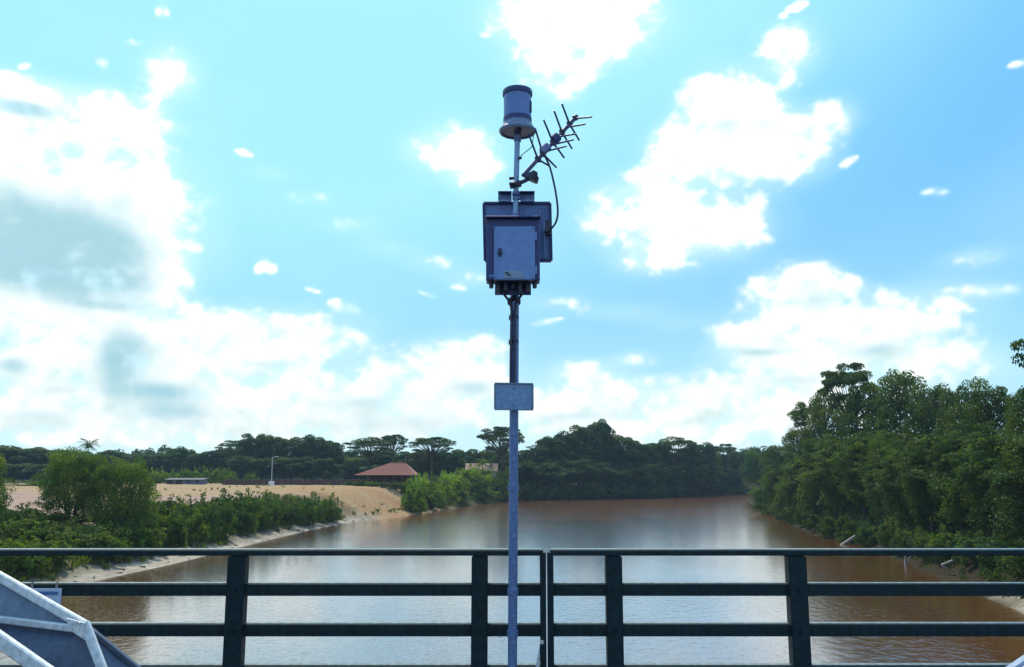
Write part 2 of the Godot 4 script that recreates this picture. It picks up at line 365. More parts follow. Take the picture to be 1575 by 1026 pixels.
func make_ground() -> ArrayMesh:
	var xs := coordinates(-124.0, 136.0, 2.0, [-4000.0, -2000.0, -1000.0, -600.0, -400.0, -300.0, -240.0, -200.0, -170.0, -150.0, -136.0, 146.0, 160.0, 180.0, 200.0, 230.0, 260.0, 300.0, 340.0, 400.0, 600.0, 1000.0, 2000.0, 4000.0])
	var zs := coordinates(-420.0, 16.0, 2.0, [-6000.0, -3000.0, -1600.0, -1000.0, -700.0, -560.0, -500.0, -460.0, -440.0, 24.0, 40.0, 70.0, 120.0, 300.0, 1500.0])
	var v := PackedVector3Array()
	var c := PackedColorArray()
	var ix := PackedInt32Array()
	var patch := FastNoiseLite.new()
	patch.seed = 77
	patch.frequency = 0.03
	patch.fractal_octaves = 5
	var sand := Color(0.43, 0.38, 0.32)
	var soil := Color(0.37, 0.265, 0.155)
	var pink := Color(0.37, 0.255, 0.22)
	var mud := Color(0.095, 0.072, 0.05)
	var green := Color(0.055, 0.075, 0.022)
	var cliff := Color(0.37, 0.225, 0.125)
	for z in zs:
		for x in xs:
			var d := inland(x, z)
			var h := height_at(x, z, d)
			v.append(Vector3(x, h, z))
			var n := patch.get_noise_2d(x, z)
			var n2 := patch.get_noise_2d(x * 4.0 + 300.0, z * 4.0)
			var col: Color
			if on_left(x, z):
				var bare := smoothstep(10.0, 14.0, d + n * 5.0) * smoothstep(330.0, 262.0, -z + n * 20.0) * smoothstep(-170.0, -130.0, x + n * 20.0)
				var dirt := soil.lerp(pink, smoothstep(175.0, 150.0, -z + n * 30.0))
				dirt = dirt.lerp(Color(0.43, 0.33, 0.22), clampf(0.4 + n2 * 1.2, 0.0, 1.0) * 0.6)
				col = green.lerp(mud, clampf(0.45 + n2, 0.0, 1.0)).lerp(dirt, bare)
				var open := smoothstep(168.0, 180.0, -z) * smoothstep(-58.0, -44.0, x - n * 8.0) * smoothstep(236.0, 212.0, -z)
				col = col.lerp(cliff.lerp(soil, clampf(0.5 + n2 * 1.5, 0.0, 1.0)), open)
				col = col.lerp(sand * clampf(0.95 + n2 * 0.5, 0.6, 1.2), smoothstep(3.6, 2.3, d + n2 * 1.2) * smoothstep(-2.0, 0.0, d) * smoothstep(182.0, 172.0, -z) * smoothstep(60.0, 80.0, -z + n2 * 10.0))
			else:
				col = (mud * 0.45).lerp(green * 0.8, clampf(smoothstep(2.0, 12.0, d) + n2, 0.0, 1.0))
				var spit := smoothstep(4.2, 3.0, Vector2(x - 37.2, (z + 60.5) * 0.75).length() + n2 * 1.2)
				col = col.lerp(sand, spit)
			c.append(col)
	var w := xs.size()
	for j in zs.size() - 1:
		for i in w - 1:
			var a := j * w + i
			ix.append_array([a, a + 1, a + w + 1, a, a + w + 1, a + w])
	var st := SurfaceTool.new()
	st.begin(Mesh.PRIMITIVE_TRIANGLES)
	for k in v.size():
		st.set_color(c[k])
		st.set_uv(Vector2(v[k].x, v[k].z))
		st.add_vertex(v[k])
	for k in ix:
		st.add_index(k)
	st.generate_normals()
	return st.commit()

# ---------------------------------------------------------------- plants

class Leaves:
	var v := PackedVector3Array()
	var c := PackedColorArray()
	var ix := PackedInt32Array()
	var r: RandomNumberGenerator
	func around() -> Vector3:
		var z := r.randf_range(-1.0, 1.0)
		var t := r.randf() * TAU
		var s := sqrt(1.0 - z * z)
		return Vector3(s * cos(t), z, s * sin(t))
	func leaf(p: Vector3, facing: Vector3, along: Vector3, long: float, wide: float, col: Color) -> void:
		var n := facing.normalized()
		var t := (along - n * along.dot(n)).normalized()
		var s := n.cross(t)
		var k := v.size()
		var fold := n * wide * 0.22
		v.append_array([p - t * long * 0.5, p + s * wide * 0.5 + fold, p + t * long * 0.5 - n * long * 0.12, p - s * wide * 0.5 + fold])
		c.append_array([col, col, col, col])
		ix.append_array([k, k + 1, k + 2, k, k + 2, k + 3])
	func puff(at: Vector3, radii: Vector3, count: int, size: float, col: Color, droop := 0.0, upward := 0.35) -> void:
		for k in count:
			var d := around()
			if d.y < -0.3 and r.randf() < 0.5:
				d.y = -d.y
			var p := at + d * radii * (0.45 + 0.6 * sqrt(r.randf()))
			var f := d * 0.7 + around() * 0.7 + Vector3.UP * upward
			var g := r.randf_range(0.82, 1.18)
			var l := size * r.randf_range(0.65, 1.35)
			leaf(p, f, around() + Vector3.DOWN * droop, l, l * r.randf_range(0.5, 0.75), Color(col.r * g * r.randf_range(0.9, 1.15), col.g * g, col.b * g))
	func mesh() -> ArrayMesh:
		var a := []
		a.resize(Mesh.ARRAY_MAX)
		a[Mesh.ARRAY_VERTEX] = v
		a[Mesh.ARRAY_COLOR] = c
		a[Mesh.ARRAY_INDEX] = ix
		var m := ArrayMesh.new()
		m.add_surface_from_arrays(Mesh.PRIMITIVE_TRIANGLES, a)
		return m

func new_leaves(seed_: int) -> Leaves:
	var l := Leaves.new()
	l.r = RandomNumberGenerator.new()
	l.r.seed = seed_
	return l

func hue(l: Leaves) -> Color:   # leaf colours differ a little from bough to bough
	return LEAF_A.lerp(LEAF_B, l.r.randf()).lerp(LEAF_C, l.r.randf() * 0.5)

const LEAF_A := Color(0.034, 0.072, 0.022)
const LEAF_B := Color(0.115, 0.145, 0.028)
const LEAF_C := Color(0.030, 0.065, 0.045)
const SUN := Vector3(-0.1728, 0.8290, -0.5318)

func limb(s: Shape, l: Leaves, from: Vector3, to: Vector3, r0: float) -> void:
	var mid := from.lerp(to, 0.5) + Vector3(l.r.randf_range(-0.4, 0.4), l.r.randf_range(-0.2, 0.5), l.r.randf_range(-0.4, 0.4))
	s.tube(from, mid, r0, r0 * 0.7, 6, false)
	s.tube(mid, to, r0 * 0.7, r0 * 0.3, 6, false)

# each returns [crown mesh, trunk mesh]
func broadleaf(seed_: int, boughs: int, per: int, size: float) -> Array:   # about 18 m tall, 13 m across, uneven dome
	var l := new_leaves(seed_)
	var s := Shape.new()
	s.tube(Vector3(0, -1, 0), Vector3(0.2, 7, 0.1), 0.42, 0.3, 8)
	s.tube(Vector3(0.2, 7, 0.1), Vector3(0, 13, 0), 0.3, 0.14, 8, false)
	for k in boughs:
		var t := float(k) / boughs
		var y := lerpf(4.5, 16.6, pow(t, 0.85)) + l.r.randf_range(-0.6, 0.6)
		var reach := 5.6 * sqrt(clampf(1.0 - pow((y - 9.0) / 8.6, 2.0), 0.02, 1.0))
		var a := k * 2.39996 + l.r.randf_range(-0.4, 0.4)
		var out := reach * l.r.randf_range(0.5, 1.08)
		var p := Vector3(cos(a) * out, y, sin(a) * out)
		var rr := l.r.randf_range(1.15, 2.25)
		if k % 3 != 2:
			limb(s, l, Vector3(0.1, clampf(y - out * 0.7, 4.0, 12.5), 0.05), p, 0.16)
		l.puff(p, Vector3(rr, rr * l.r.randf_range(0.55, 0.85), rr), int(per * rr / 1.7), size, hue(l), 0.3)
	for k in boughs / 4:
		var a := l.r.randf() * TAU
		l.puff(Vector3(cos(a) * 2.2, l.r.randf_range(6, 13), sin(a) * 2.2), Vector3(2.4, 2.0, 2.4), per / 2, size * 1.2, hue(l))
	return [l.mesh(), s.mesh()]

func umbrella(seed_: int, boughs: int, per: int, size: float) -> Array:   # flat tiers on long bare limbs, 16 m tall, 16 m across
	var l := new_leaves(seed_)
	var s := Shape.new()
	s.tube(Vector3(0, -1, 0), Vector3(0.3, 9, 0), 0.36, 0.24, 8)
	for k in boughs:
		var a := k * 2.39996 + l.r.randf_range(-0.5, 0.5)
		var out := 7.0 * sqrt((k + 0.6) / boughs)
		var y := 14.9 - out * out * 0.045 + l.r.randf_range(-1.1, 0.6)
		if k % 4 == 3:
			y -= l.r.randf_range(1.6, 3.4)
		var p := Vector3(cos(a) * out, y, sin(a) * out)
		limb(s, l, Vector3(0.3, 8.6, 0), p - Vector3(0, 0.3, 0), 0.15)
		var rr := l.r.randf_range(1.3, 2.2)
		l.puff(p, Vector3(rr, rr * 0.26, rr), per, size, hue(l), 0.0, 0.9)
	return [l.mesh(), s.mesh()]

func vined(seed_: int, boughs: int, per: int, size: float) -> Array:   # a spreading tree under creepers: heaped dome, hanging curtains down to the ground; 14 m tall, 12 m across
	var l := new_leaves(seed_)
	var s := Shape.new()
	s.tube(Vector3(0, -1, 0), Vector3(-0.2, 10, 0.1), 0.34, 0.12, 8)
	var heaps := []
	for k in 7:   # a few uneven domes make the outline
		var a := k * 2.39996 + l.r.randf()
		heaps.append(Vector3(cos(a) * (1.0 + 0.55 * k), 11.4 - 0.95 * k + l.r.randf_range(-1.2, 1.2), sin(a) * (1.0 + 0.55 * k)))
	for k in boughs:
		var c: Vector3 = heaps[k % 7]
		var d := l.around()
		d.y = absf(d.y) * 0.8 - 0.1
		var p := c + d * Vector3(2.3, 1.9, 2.3)
		var rr := l.r.randf_range(0.75, 1.5)
		var col := hue(l) * l.r.randf_range(0.75, 1.35)
		l.puff(p, Vector3(rr, rr * l.r.randf_range(0.35, 0.75), rr), int(per * l.r.randf_range(0.5, 1.2)), size * l.r.randf_range(0.8, 1.35), col, 0.6, 0.4)
		if k % 2 == 0:   # a spray standing clear of the heap
			var w := p + (d + Vector3(0, 0.35, 0)) * l.r.randf_range(1.2, 2.6)
			if k % 6 == 0:
				s.tube(p, w, 0.06, 0.02, 5, false)
			l.puff(w, Vector3(0.7, 0.35, 0.7), per / 4, size, col, 0.3, 0.6)
			l.puff(p.lerp(w, 0.55), Vector3(0.6, 0.35, 0.6), per / 6, size, col, 0.3, 0.6)
		if k % 3 == 0:
			limb(s, l, Vector3(-0.1, clampf(p.y - 3.0, 1.0, 9.0), 0), p, 0.1)
		if d.y < 0.35:
			var q := p
			for j in l.r.randi_range(1, 4):
				q += Vector3(l.r.randf_range(-0.4, 0.4), -l.r.randf_range(0.7, 1.3), l.r.randf_range(-0.4, 0.4))
				if q.y > 0.2:
					l.puff(q, Vector3(0.75, 0.9, 0.75), per / 3, size * 0.9, col, 1.6, 0.0)
	for k in boughs / 3:
		var a := l.r.randf() * TAU
		var o := l.r.randf_range(0.0, 3.6)
		l.puff(Vector3(cos(a) * o, l.r.randf_range(0.4, 9.0), sin(a) * o), Vector3(2.0, 1.6, 2.0), per, size * 1.2, hue(l))
	return [l.mesh(), s.mesh()]

func feathery(seed_: int, boughs: int, per: int, size: float) -> Array:   # fine leaves in soft rounded heaps, 8.5 m tall, 8 m across
	var l := new_leaves(seed_)
	var s := Shape.new()
	for k in 4:
		var a := k * 1.7 + 0.4
		s.tube(Vector3(0, -1, 0), Vector3(cos(a) * 1.4, 4.2, sin(a) * 1.4), 0.2, 0.09, 7, false)
	for k in boughs:
		var a := k * 2.39996
		var t := float(k) / boughs
		var y := lerpf(1.7, 7.6, t) + l.r.randf_range(-0.4, 0.4)
		var out := 3.7 * sqrt(clampf(1.0 - pow((y - 4.2) / 4.1, 2.0), 0.04, 1.0)) * l.r.randf_range(0.5, 1.05)
		var p := Vector3(cos(a) * out, y, sin(a) * out)
		var rr := l.r.randf_range(0.7, 1.3)
		if k % 2 == 0:
			s.tube(Vector3(cos(a) * 0.8, clampf(y - 1.5, 0.5, 4.0), sin(a) * 0.8), p, 0.06, 0.02, 5, false)
		l.puff(p, Vector3(rr, rr * 0.85, rr), per, size, hue(l), 0.9, 0.2)
	return [l.mesh(), s.mesh()]

func bush(seed_: int, boughs: int, per: int, size: float) -> Array:   # ragged, 2.6 m tall, 3.8 m across, down to the ground
	var l := new_leaves(seed_)
	var s := Shape.new()
	for k in 6:
		var a := k * 1.05
		s.tube(Vector3(0, -0.4, 0), Vector3(cos(a) * 0.9, 1.5, sin(a) * 0.9), 0.05, 0.02, 5, false)
	var lean := Vector3(l.r.randf_range(-0.5, 0.5), 0, l.r.randf_range(-0.5, 0.5))
	for k in boughs:
		var a := k * 2.39996 + l.r.randf_range(-0.5, 0.5)
		var t := float(k) / boughs
		var y := lerpf(0.1, 1.9, t)
		var out := 1.7 * sqrt(clampf(1.0 - pow(y / 2.4, 2.0), 0.08, 1.0)) * l.r.randf_range(0.3, 1.15)
		var rr := l.r.randf_range(0.26, 0.62)
		var p := Vector3(cos(a) * out, y + l.r.randf_range(-0.15, 0.35), sin(a) * out) + lean * y * 0.5
		var col := hue(l) * l.r.randf_range(0.8, 1.25)
		l.puff(p, Vector3(rr, rr * 0.8, rr), int(per * rr / 0.45), size * l.r.randf_range(0.8, 1.3), col, -0.2, 0.2)
		if k % 3 == 0:
			var w := p + Vector3(cos(a) * 0.4, l.r.randf_range(0.35, 0.95), sin(a) * 0.4)
			s.tube(Vector3(cos(a) * 0.15, 0.1, sin(a) * 0.15), w, 0.025, 0.01, 4, false)
			l.puff(w, Vector3(0.2, 0.34, 0.2), per / 3, size, col, -0.8, 0.2)
	return [l.mesh(), s.mesh()]

func plantain(seed_: int) -> Array:   # arching blades half a metre wide, 4 m tall
	var l := new_leaves(seed_)
	var s := Shape.new()
	for stem in 6:
		var a0 := stem * 1.05
		var foot := Vector3(cos(a0), 0, sin(a0)) * (0.4 + 0.25 * stem)
		var tall := l.r.randf_range(1.3, 2.2)
		s.tube(foot - Vector3(0, 0.4, 0), foot + Vector3(0, tall, 0), 0.13, 0.09, 7)
		for k in 8:
			var a := k * 2.39996 + stem
			var lean := l.r.randf_range(0.25, 1.0)
			var p := foot + Vector3(0, tall, 0)
			var d := Vector3(cos(a) * lean, 1.0, sin(a) * lean).normalized()
			var g := l.r.randf_range(0.8, 1.3)
			var col := Color(0.16 * g, 0.22 * g, 0.03 * g)
			for j in 5:
				var q := p + d * 0.46
				l.leaf((p + q) * 0.5, d.cross(Vector3(-sin(a), 0, cos(a))), d, 0.62, 0.5 - 0.07 * absf(j - 1.5), col)
				p = q
				d = (d + Vector3(0, -0.30 * lean - 0.08, 0)).normalized()
	return [l.mesh(), s.mesh()]

func palm(seed_: int) -> Array:   # 9 m tall, fronds of narrow leaflets
	var l := new_leaves(seed_)
	var s := Shape.new()
	s.tube(Vector3(0, -0.5, 0), Vector3(0.15, 4, 0), 0.2, 0.16, 8)
	s.tube(Vector3(0.15, 4, 0), Vector3(0, 7.4, 0), 0.16, 0.13, 8)
	for k in 17:
		var a := k * 2.39996
		var d := Vector3(cos(a), 1.5 - 1.7 * k / 17.0, sin(a)).normalized()
		var side := Vector3(-sin(a), 0, cos(a))
		var p := Vector3(0, 7.4, 0)
		for j in 9:
			p += d * 0.36
			d = (d + Vector3(0, -0.13, 0)).normalized()
			for q in [-1.0, 1.0]:
				l.leaf(p + side * q * 0.3 - Vector3(0, 0.08, 0), d.cross(side) + side * q * 0.4, side * q + d * 0.5, 0.85, 0.16, hue(l))
	return [l.mesh(), s.mesh()]

var plants := {}
var leaf_mats := []

func leaf_material(tint: Color) -> StandardMaterial3D:
	var m := StandardMaterial3D.new()
	m.resource_name = "leaf"
	m.vertex_color_use_as_albedo = true
	m.albedo_color = tint.linear_to_srgb()
	m.roughness = 0.62
	m.metallic_specular = 0.3
	m.backlight_enabled = true
	m.backlight = Color(0.85, 0.9, 0.45)
	return m

func plant(row: Array) -> void:   # [name, kind, variant, x, z, top height, width, tint, label, category, group]
	var key: String = row[1] + str(row[2])
	if not plants.has(key):
		var made: Array
		var sd: int = 100 + int(row[2]) * 17 + String(row[1]).length()
		match row[1]:
			"broadleaf": made = broadleaf(sd, 58, 190, 0.40)
			"far_broadleaf": made = broadleaf(sd, 48, 190, 0.62)
			"umbrella": made = umbrella(sd, 40, 190, 0.42)
			"vined": made = vined(sd, 96, 130, 0.34)
			"feathery": made = feathery(sd, 110, 210, 0.20)
			"bush": made = bush(sd, 46, 60, 0.22)
			"plantain": made = plantain(sd)
			"palm": made = palm(sd)
		plants[key] = made + [made[0].get_aabb()]
	var p: Array = plants[key]
	var box: AABB = p[2]
	var base := ground_y(row[3], row[4]) - 0.15
	if base < 0.0:
		base = 0.05
	var o := thing(row[0], row[8], row[9], Vector3(row[3], base, row[4]), row[10])
	var tall: float = (row[5] - base) / box.end.y
	var wide: float = row[6] / ((box.size.x + box.size.z) * 0.5)
	o.scale = Vector3(wide, tall, wide)
	o.rotation.y = rng.randf() * TAU
	var low: bool = row[1] in ["bush", "plantain"]
	put("stem" if low else "trunk", p[1], paint("bark", Color(0.10, 0.08, 0.06), 0.9, 0.0, 0.4, 0.8), o)
	put("foliage" if low else "crown", p[0], leaf_mats[row[7]], o)

# ---------------------------------------------------------------- the scene

func _ready() -> void:
	rng.seed = 4242
	var cam := Camera3D.new()
	cam.name = "camera"
	cam.position = Vector3(0, 9.0, 0)
	cam.rotation_degrees = Vector3(9.142, 0, 0)
	cam.fov = 42.0118
	cam.near = 0.05
	cam.far = 12000.0
	add_child(cam)
	cam.current = true
	var sky := Sky.new()
	var air := PanoramaSkyMaterial.new()
	air.panorama = make_sky()
	sky.sky_material = air
	var env := Environment.new()
	env.background_mode = Environment.BG_SKY
	env.sky = sky
	env.sky_rotation = Vector3(0, PI, 0)
	env.background_energy_multiplier = 1.0
	env.tonemap_mode = Environment.TONE_MAPPER_LINEAR
	env.tonemap_exposure = 1.15
	env.sdfgi_enabled = true
	env.ssao_enabled = true
	env.ssil_enabled = true
	env.fog_enabled = true
	env.fog_density = 0.00017
	env.fog_light_color = Color(0.75, 0.88, 1.0)
	var we := WorldEnvironment.new()
	we.name = "world_environment"
	we.environment = env
	add_child(we)
	var sun := DirectionalLight3D.new()
	sun.name = "sun"
	sun.light_color = Color(1.0, 0.95, 0.86)
	sun.light_energy = 1.3
	sun.light_angular_distance = 0.5
	sun.shadow_enabled = true
	sun.basis = Basis.looking_at(-SUN, Vector3.UP)
	add_child(sun)
	land_noise.seed = 9
	land_noise.frequency = 0.03
	land_noise.fractal_octaves = 4
	for t in [Color(1.2, 1.25, 1.15), Color(0.8, 1.0, 1.1), Color(1.0, 1.15, 0.9), Color(1.8, 1.8, 0.9), Color(1.4, 1.5, 1.1), Color(2.5, 2.4, 0.75), Color(1.05, 1.3, 1.35), Color(2.0, 1.95, 1.5)]:
		leaf_mats.append(leaf_material(t))
	build_land()
	build_bridge()
	build_houses()
	for row in plant_rows:
		plant(row)
	build_ground_cover()
	build_station()
	build_small_things()

func build_land() -> void:
	var m := StandardMaterial3D.new()
	m.resource_name = "earth"
	m.vertex_color_use_as_albedo = true
	m.albedo_texture = noise_texture(0.025, Color(0.78, 0.77, 0.76), Color(1, 1, 1), 6, 512, 3)
	m.uv1_scale = Vector3(0.09, 0.09, 1)
	m.roughness = 0.95
	m.metallic_specular = 0.15
	structure("ground", make_ground(), m)
	var w := StandardMaterial3D.new()
	w.resource_name = "river_water"
	w.albedo_color = Color.WHITE
	w.roughness = 0.07
	w.metallic_specular = 0.707
	w.clearcoat_enabled = true
	w.clearcoat = 1.0
	w.clearcoat_roughness = 0.13
	w.clearcoat_texture = noise_texture(0.006, Color(0.72, 0.72, 0.72), Color(1.0, 1.0, 1.0), 4, 512, 41)
	var f := FastNoiseLite.new()
	f.seed = 31
	f.noise_type = FastNoiseLite.TYPE_SIMPLEX_SMOOTH
	f.frequency = 0.026
	f.fractal_octaves = 5
	f.fractal_gain = 0.55
	var im := f.get_seamless_image(2048, 2048)
	im.convert(Image.FORMAT_RGBA8)
	im.bump_map_to_normal_map(1.6)
	w.normal_enabled = true
	w.normal_texture = ImageTexture.create_from_image(im)
	w.normal_scale = 1.0
	w.uv1_scale = Vector3(1.0 / 46.0, 1.0 / 70.0, 1)
	w.vertex_color_use_as_albedo = true
	var silt := FastNoiseLite.new()   # threads of thicker and thinner silt drawn out along the current
	silt.seed = 61
	silt.frequency = 0.02
	silt.fractal_octaves = 4
	var xs := coordinates(-60.0, 120.0, 3.0, [-420.0, -120.0, 180.0, 260.0, 420.0])
	var zs := coordinates(-400.0, 4.0, 3.0, [-640.0, -480.0, 30.0, 70.0])
	var st := SurfaceTool.new()
	st.begin(Mesh.PRIMITIVE_TRIANGLES)
	st.set_normal(Vector3.UP)
	st.set_tangent(Plane(1, 0, 0, 1))
	for z in zs:
		for x in xs:
			var n := silt.get_noise_2d(x * 2.6, z * 0.5) + 0.6 * silt.get_noise_2d(x * 0.7 + 50.0, z * 2.2)
			var thick := clampf(smoothstep(115.0, 250.0, -z + n * 40.0) + 0.25 * smoothstep(18.0, 34.0, x + n * 8.0) + n * 0.25, 0.0, 1.0)  # silt streaks, plus far water painted browner for its weaker sky reflection
			st.set_color(Color(0.095, 0.034, 0.012).lerp(Color(0.30, 0.115, 0.045), thick))
			st.set_uv(Vector2(x, z))
			st.add_vertex(Vector3(x, 0, z))
	for j in zs.size() - 1:
		for i in xs.size() - 1:
			var q := j * xs.size() + i
			for k in [q, q + 1, q + xs.size() + 1, q, q + xs.size() + 1, q + xs.size()]:
				st.add_index(k)
	structure("river", st.commit(), w)

func build_bridge() -> void:
	var concrete := paint("concrete", Color(0.30, 0.29, 0.27), 0.9, 0.0, 0.35, 0.8)
	structure("bridge_deck", Shape.new().box(Vector3(0, 7.2, -1.2), Vector3(110, 0.4, 8.4)).mesh(), paint("asphalt", Color(0.06, 0.06, 0.06), 0.9, 0.0, 0.3, 1.0))
	structure("bridge_kerb", Shape.new().box(Vector3(0, 7.46, -5.06), Vector3(110, 0.12, 0.56), Basis.IDENTITY, 0.02).mesh(), concrete)
	for k in 4:
		structure("bridge_girder", Shape.new().box(Vector3(0, 6.4, -4.4 + 2.1 * k), Vector3(110, 1.19, 0.35)).mesh(), concrete)
	var steel := paint("railing_paint", Color(0.009, 0.031, 0.040), 0.5, 0.0, 0.3, 3.0)
	steel.metallic_specular = 0.3
	var lit_paint := paint("worn_cap", Color(0.20, 0.26, 0.27), 0.35, 0.2, 0.45, 4.0)  # pale colour painted in as the sunlit highlight along the rail tops
	var worn := paint("bolt_steel", Color(0.25, 0.27, 0.30), 0.4, 0.8)
	var z := -5.12
	var sections := [
		["painted steel bridge railing section with the instrument pole standing against it", -8.9, 0.1775, [-7.40, -6.02, -4.62, -3.22, -1.567, -0.184], 0.1775],
		["painted steel bridge railing section beyond the joint, away from the instrument pole", 0.2175, 8.9, [0.580, 1.623, 3.06, 4.5, 5.9, 7.3], 0.2175]]
	for s in sections:
		var o := thing("railing", s[0], "railing", Vector3(0, 7.52, z), "steel railing along the bridge edge")
		var x0: float = s[1]
		var x1: float = s[2]
		var mid := (x0 + x1) * 0.5
		put("top_rail", Shape.new().box(Vector3(mid, 8.552 - 7.52, 0), Vector3(x1 - x0, 0.030, 0.094), Basis.IDENTITY, 0.004).mesh(), steel, o)
		put("highlight_strip", Shape.new().box(Vector3(mid, 8.5695 - 7.52, -0.008), Vector3(x1 - x0 - 0.01, 0.004, 0.074), Basis.IDENTITY, 0.001).mesh(), lit_paint, o)  # added strip whose pale colour draws the bright sunlit edge
		for y in [8.345, 8.1245, 7.90, 7.70]:
			var r := Shape.new()   # a channel: web and two flanges
			r.box(Vector3(mid, y - 7.52, 0.018), Vector3(x1 - x0, 0.064, 0.008), Basis.IDENTITY, 0.002)
			r.box(Vector3(mid, y - 7.52 + 0.029, -0.018), Vector3(x1 - x0, 0.007, 0.064), Basis.IDENTITY, 0.002)
			r.box(Vector3(mid, y - 7.52 - 0.029, -0.018), Vector3(x1 - x0, 0.007, 0.064), Basis.IDENTITY, 0.002)
			var bar := put("rail", r.mesh(), steel, o)
			put("highlight_strip", Shape.new().box(Vector3(mid, y - 7.52 + 0.0347, -0.022), Vector3(x1 - x0 - 0.01, 0.004, 0.05), Basis.IDENTITY, 0.001).mesh(), lit_paint, bar)
		for x in s[3]:
			var w := 0.092 if x < 1.0 and x > -1.0 else 0.102
			var post := put("post", Shape.new().box(Vector3(x, 0.506, 0.0), Vector3(w, 1.013, 0.088), Basis.IDENTITY, 0.006).mesh(), steel, o)
			put("base_plate", Shape.new().box(Vector3(x, 0.008, 0.004), Vector3(0.18, 0.016, 0.16), Basis.IDENTITY, 0.003).mesh(), steel, post)
			for y in [8.345, 8.1245]:
				put("bolt", Shape.new().tube(Vector3(x, y - 7.52, 0.043), Vector3(x, y - 7.52, 0.054), 0.011, 0.009, 6).mesh(), steel, post)
		put("end_bar", Shape.new().box(Vector3(s[4] + (-0.001 if s[4] < 0.2 else 0.001), 0.5, 0.002), Vector3(0.033, 1.07, 0.10), Basis.IDENTITY, 0.003).mesh(), steel, o)
	var stay := thing("joint_stay", "short pale stay leaning on the railing joint at its foot", "stay", Vector3(0.16, 7.52, -5.02))
	put("rod", Shape.new().tube(Vector3(-0.105, 0, 0), Vector3(0.01, 0.56, -0.025), 0.013, 0.010, 8).mesh(), paint("pale_steel", Color(0.62, 0.68, 0.72), 0.45, 0.3, 0.2), stay)
	put("bracket", Shape.new().box(Vector3(0.012, 0.50, -0.03), Vector3(0.035, 0.09, 0.05), Basis.IDENTITY, 0.006).mesh(), steel, stay)
	var notice := thing("notice_plate", "small pale blue notice plate hung under the railing's middle rail", "notice plate", Vector3(-2.6393, 8.3599, -5.0600))
	put("plate", Shape.new().box(Vector3(0, -0.068, 0), Vector3(0.207, 0.134, 0.006), Basis.IDENTITY, 0.002).mesh(), paint("notice_paint", Color(0.42, 0.54, 0.72), 0.5, 0.0, 0.12, 8.0), notice)
	put("stripe", Shape.new().box(Vector3(0.02, -0.026, 0.0045), Vector3(0.13, 0.018, 0.003)).mesh(), paint("notice_blue", Color(0.05, 0.12, 0.32), 0.5), notice)
	for k in [-1, 1]:
		put("hanger", Shape.new().box(Vector3(k * 0.07, 0.008, -0.008), Vector3(0.014, 0.05, 0.008), Basis.IDENTITY, 0.001).mesh(), worn, notice)
	build_truss()

func build_truss() -> void:
	var pale := paint("truss_bar", Color(0.68, 0.74, 0.77), 0.5, 0.1, 0.3, 5.0)
	var plate := paint("truss_plate", Color(0.085, 0.12, 0.19), 0.5, 0.0, 0.3, 4.0)
	var b := Vector3(-1.6173, 8.4317, -3.4200)
	var o := thing("bridge_truss", "pale steel bars meeting at a corner over dark blue plates before the railing", "truss", b)
	var far_top := Vector3(-2.7748, 8.8226, -3.9500) - b
	var far_mid := Vector3(-2.6249, 8.4644, -3.7200) - b
	var far_low := Vector3(-2.0663, 8.5075, -3.3400) - b
	var foot := Vector3(-1.3581, 8.0319, -3.3000) - b
	var low := Vector3(-1.1844, 8.1053, -3.0500) - b
	var back := Vector3(-1.2496, 8.0586, -3.6200) - b
	var c := Vector3.ZERO
	put("bar", Shape.new().bar(far_top, c, 0.036, 0.026, 0.005).mesh(), pale, o)
	put("bar", Shape.new().bar(far_mid, c + Vector3(-0.02, -0.012, 0.004), 0.026, 0.024, 0.004).mesh(), pale, o)
	put("bar", Shape.new().bar(far_low, low, 0.050, 0.03, 0.005).mesh(), pale, o)
	put("bar", Shape.new().bar(c + Vector3(0, 0.012, 0.003), foot, 0.034, 0.026, 0.005).mesh(), pale, o)
	put("bar", Shape.new().bar(c + Vector3(0.012, -0.01, -0.004), back, 0.020, 0.022, 0.003).mesh(), plate, o)
	var inward := Vector3(0, -0.006, -0.022)
	put("plate", Shape.new().plate([far_top + inward, c + inward, far_mid + inward], 0.008).mesh(), paint("truss_plate_upper", Color(0.16, 0.22, 0.30), 0.5, 0.0, 0.3, 4.0), o)
	put("plate", Shape.new().plate([far_mid + inward * 1.5, c + inward * 1.5, foot + inward, low + inward, far_low + inward], 0.008).mesh(), plate, o)
	put("plate", Shape.new().plate([c + inward, back + inward, foot + inward], 0.008).mesh(), plate, o)
	put("gusset", Shape.new().plate([c + Vector3(-0.06, 0.03, 0.02), c + Vector3(0.012, 0.012, 0.02), c + Vector3(0.018, -0.05, 0.02), c + Vector3(-0.045, -0.012, 0.02)], 0.008).mesh(), pale, o)
	for k in 4:
		var r := c + Vector3(-0.034 + 0.026 * (k % 2), 0.012 - 0.022 * (k / 2), 0.024)
		put("rivet", Shape.new().tube(r, r + Vector3(0, 0, 0.006), 0.005, 0.0035, 8).mesh(), pale, o)
	var d := thing("bridge_brace", "pale blue steel brace rising from the deck beside the sand spit", "brace", Vector3(2.0417, 8.2017, -3.8000))
	var at := Vector3(2.0417, 8.2017, -3.8000)
	put("bar", Shape.new().bar(Vector3(2.0093, 8.0792, -3.8600) - at, Vector3(2.4219, 8.4692, -3.6000) - at, 0.085, 0.05, 0.006).mesh(), paint("brace_paint", Color(0.32, 0.42, 0.60), 0.5, 0.0, 0.25, 5.0), d)
	put("flange", Shape.new().bar(Vector3(2.0007, 8.1047, -3.8400) - at, Vector3(2.4107, 8.4921, -3.5800) - at, 0.014, 0.075, 0.003).mesh(), pale, d)

# ---------------------------------------------------------------- the gauging station

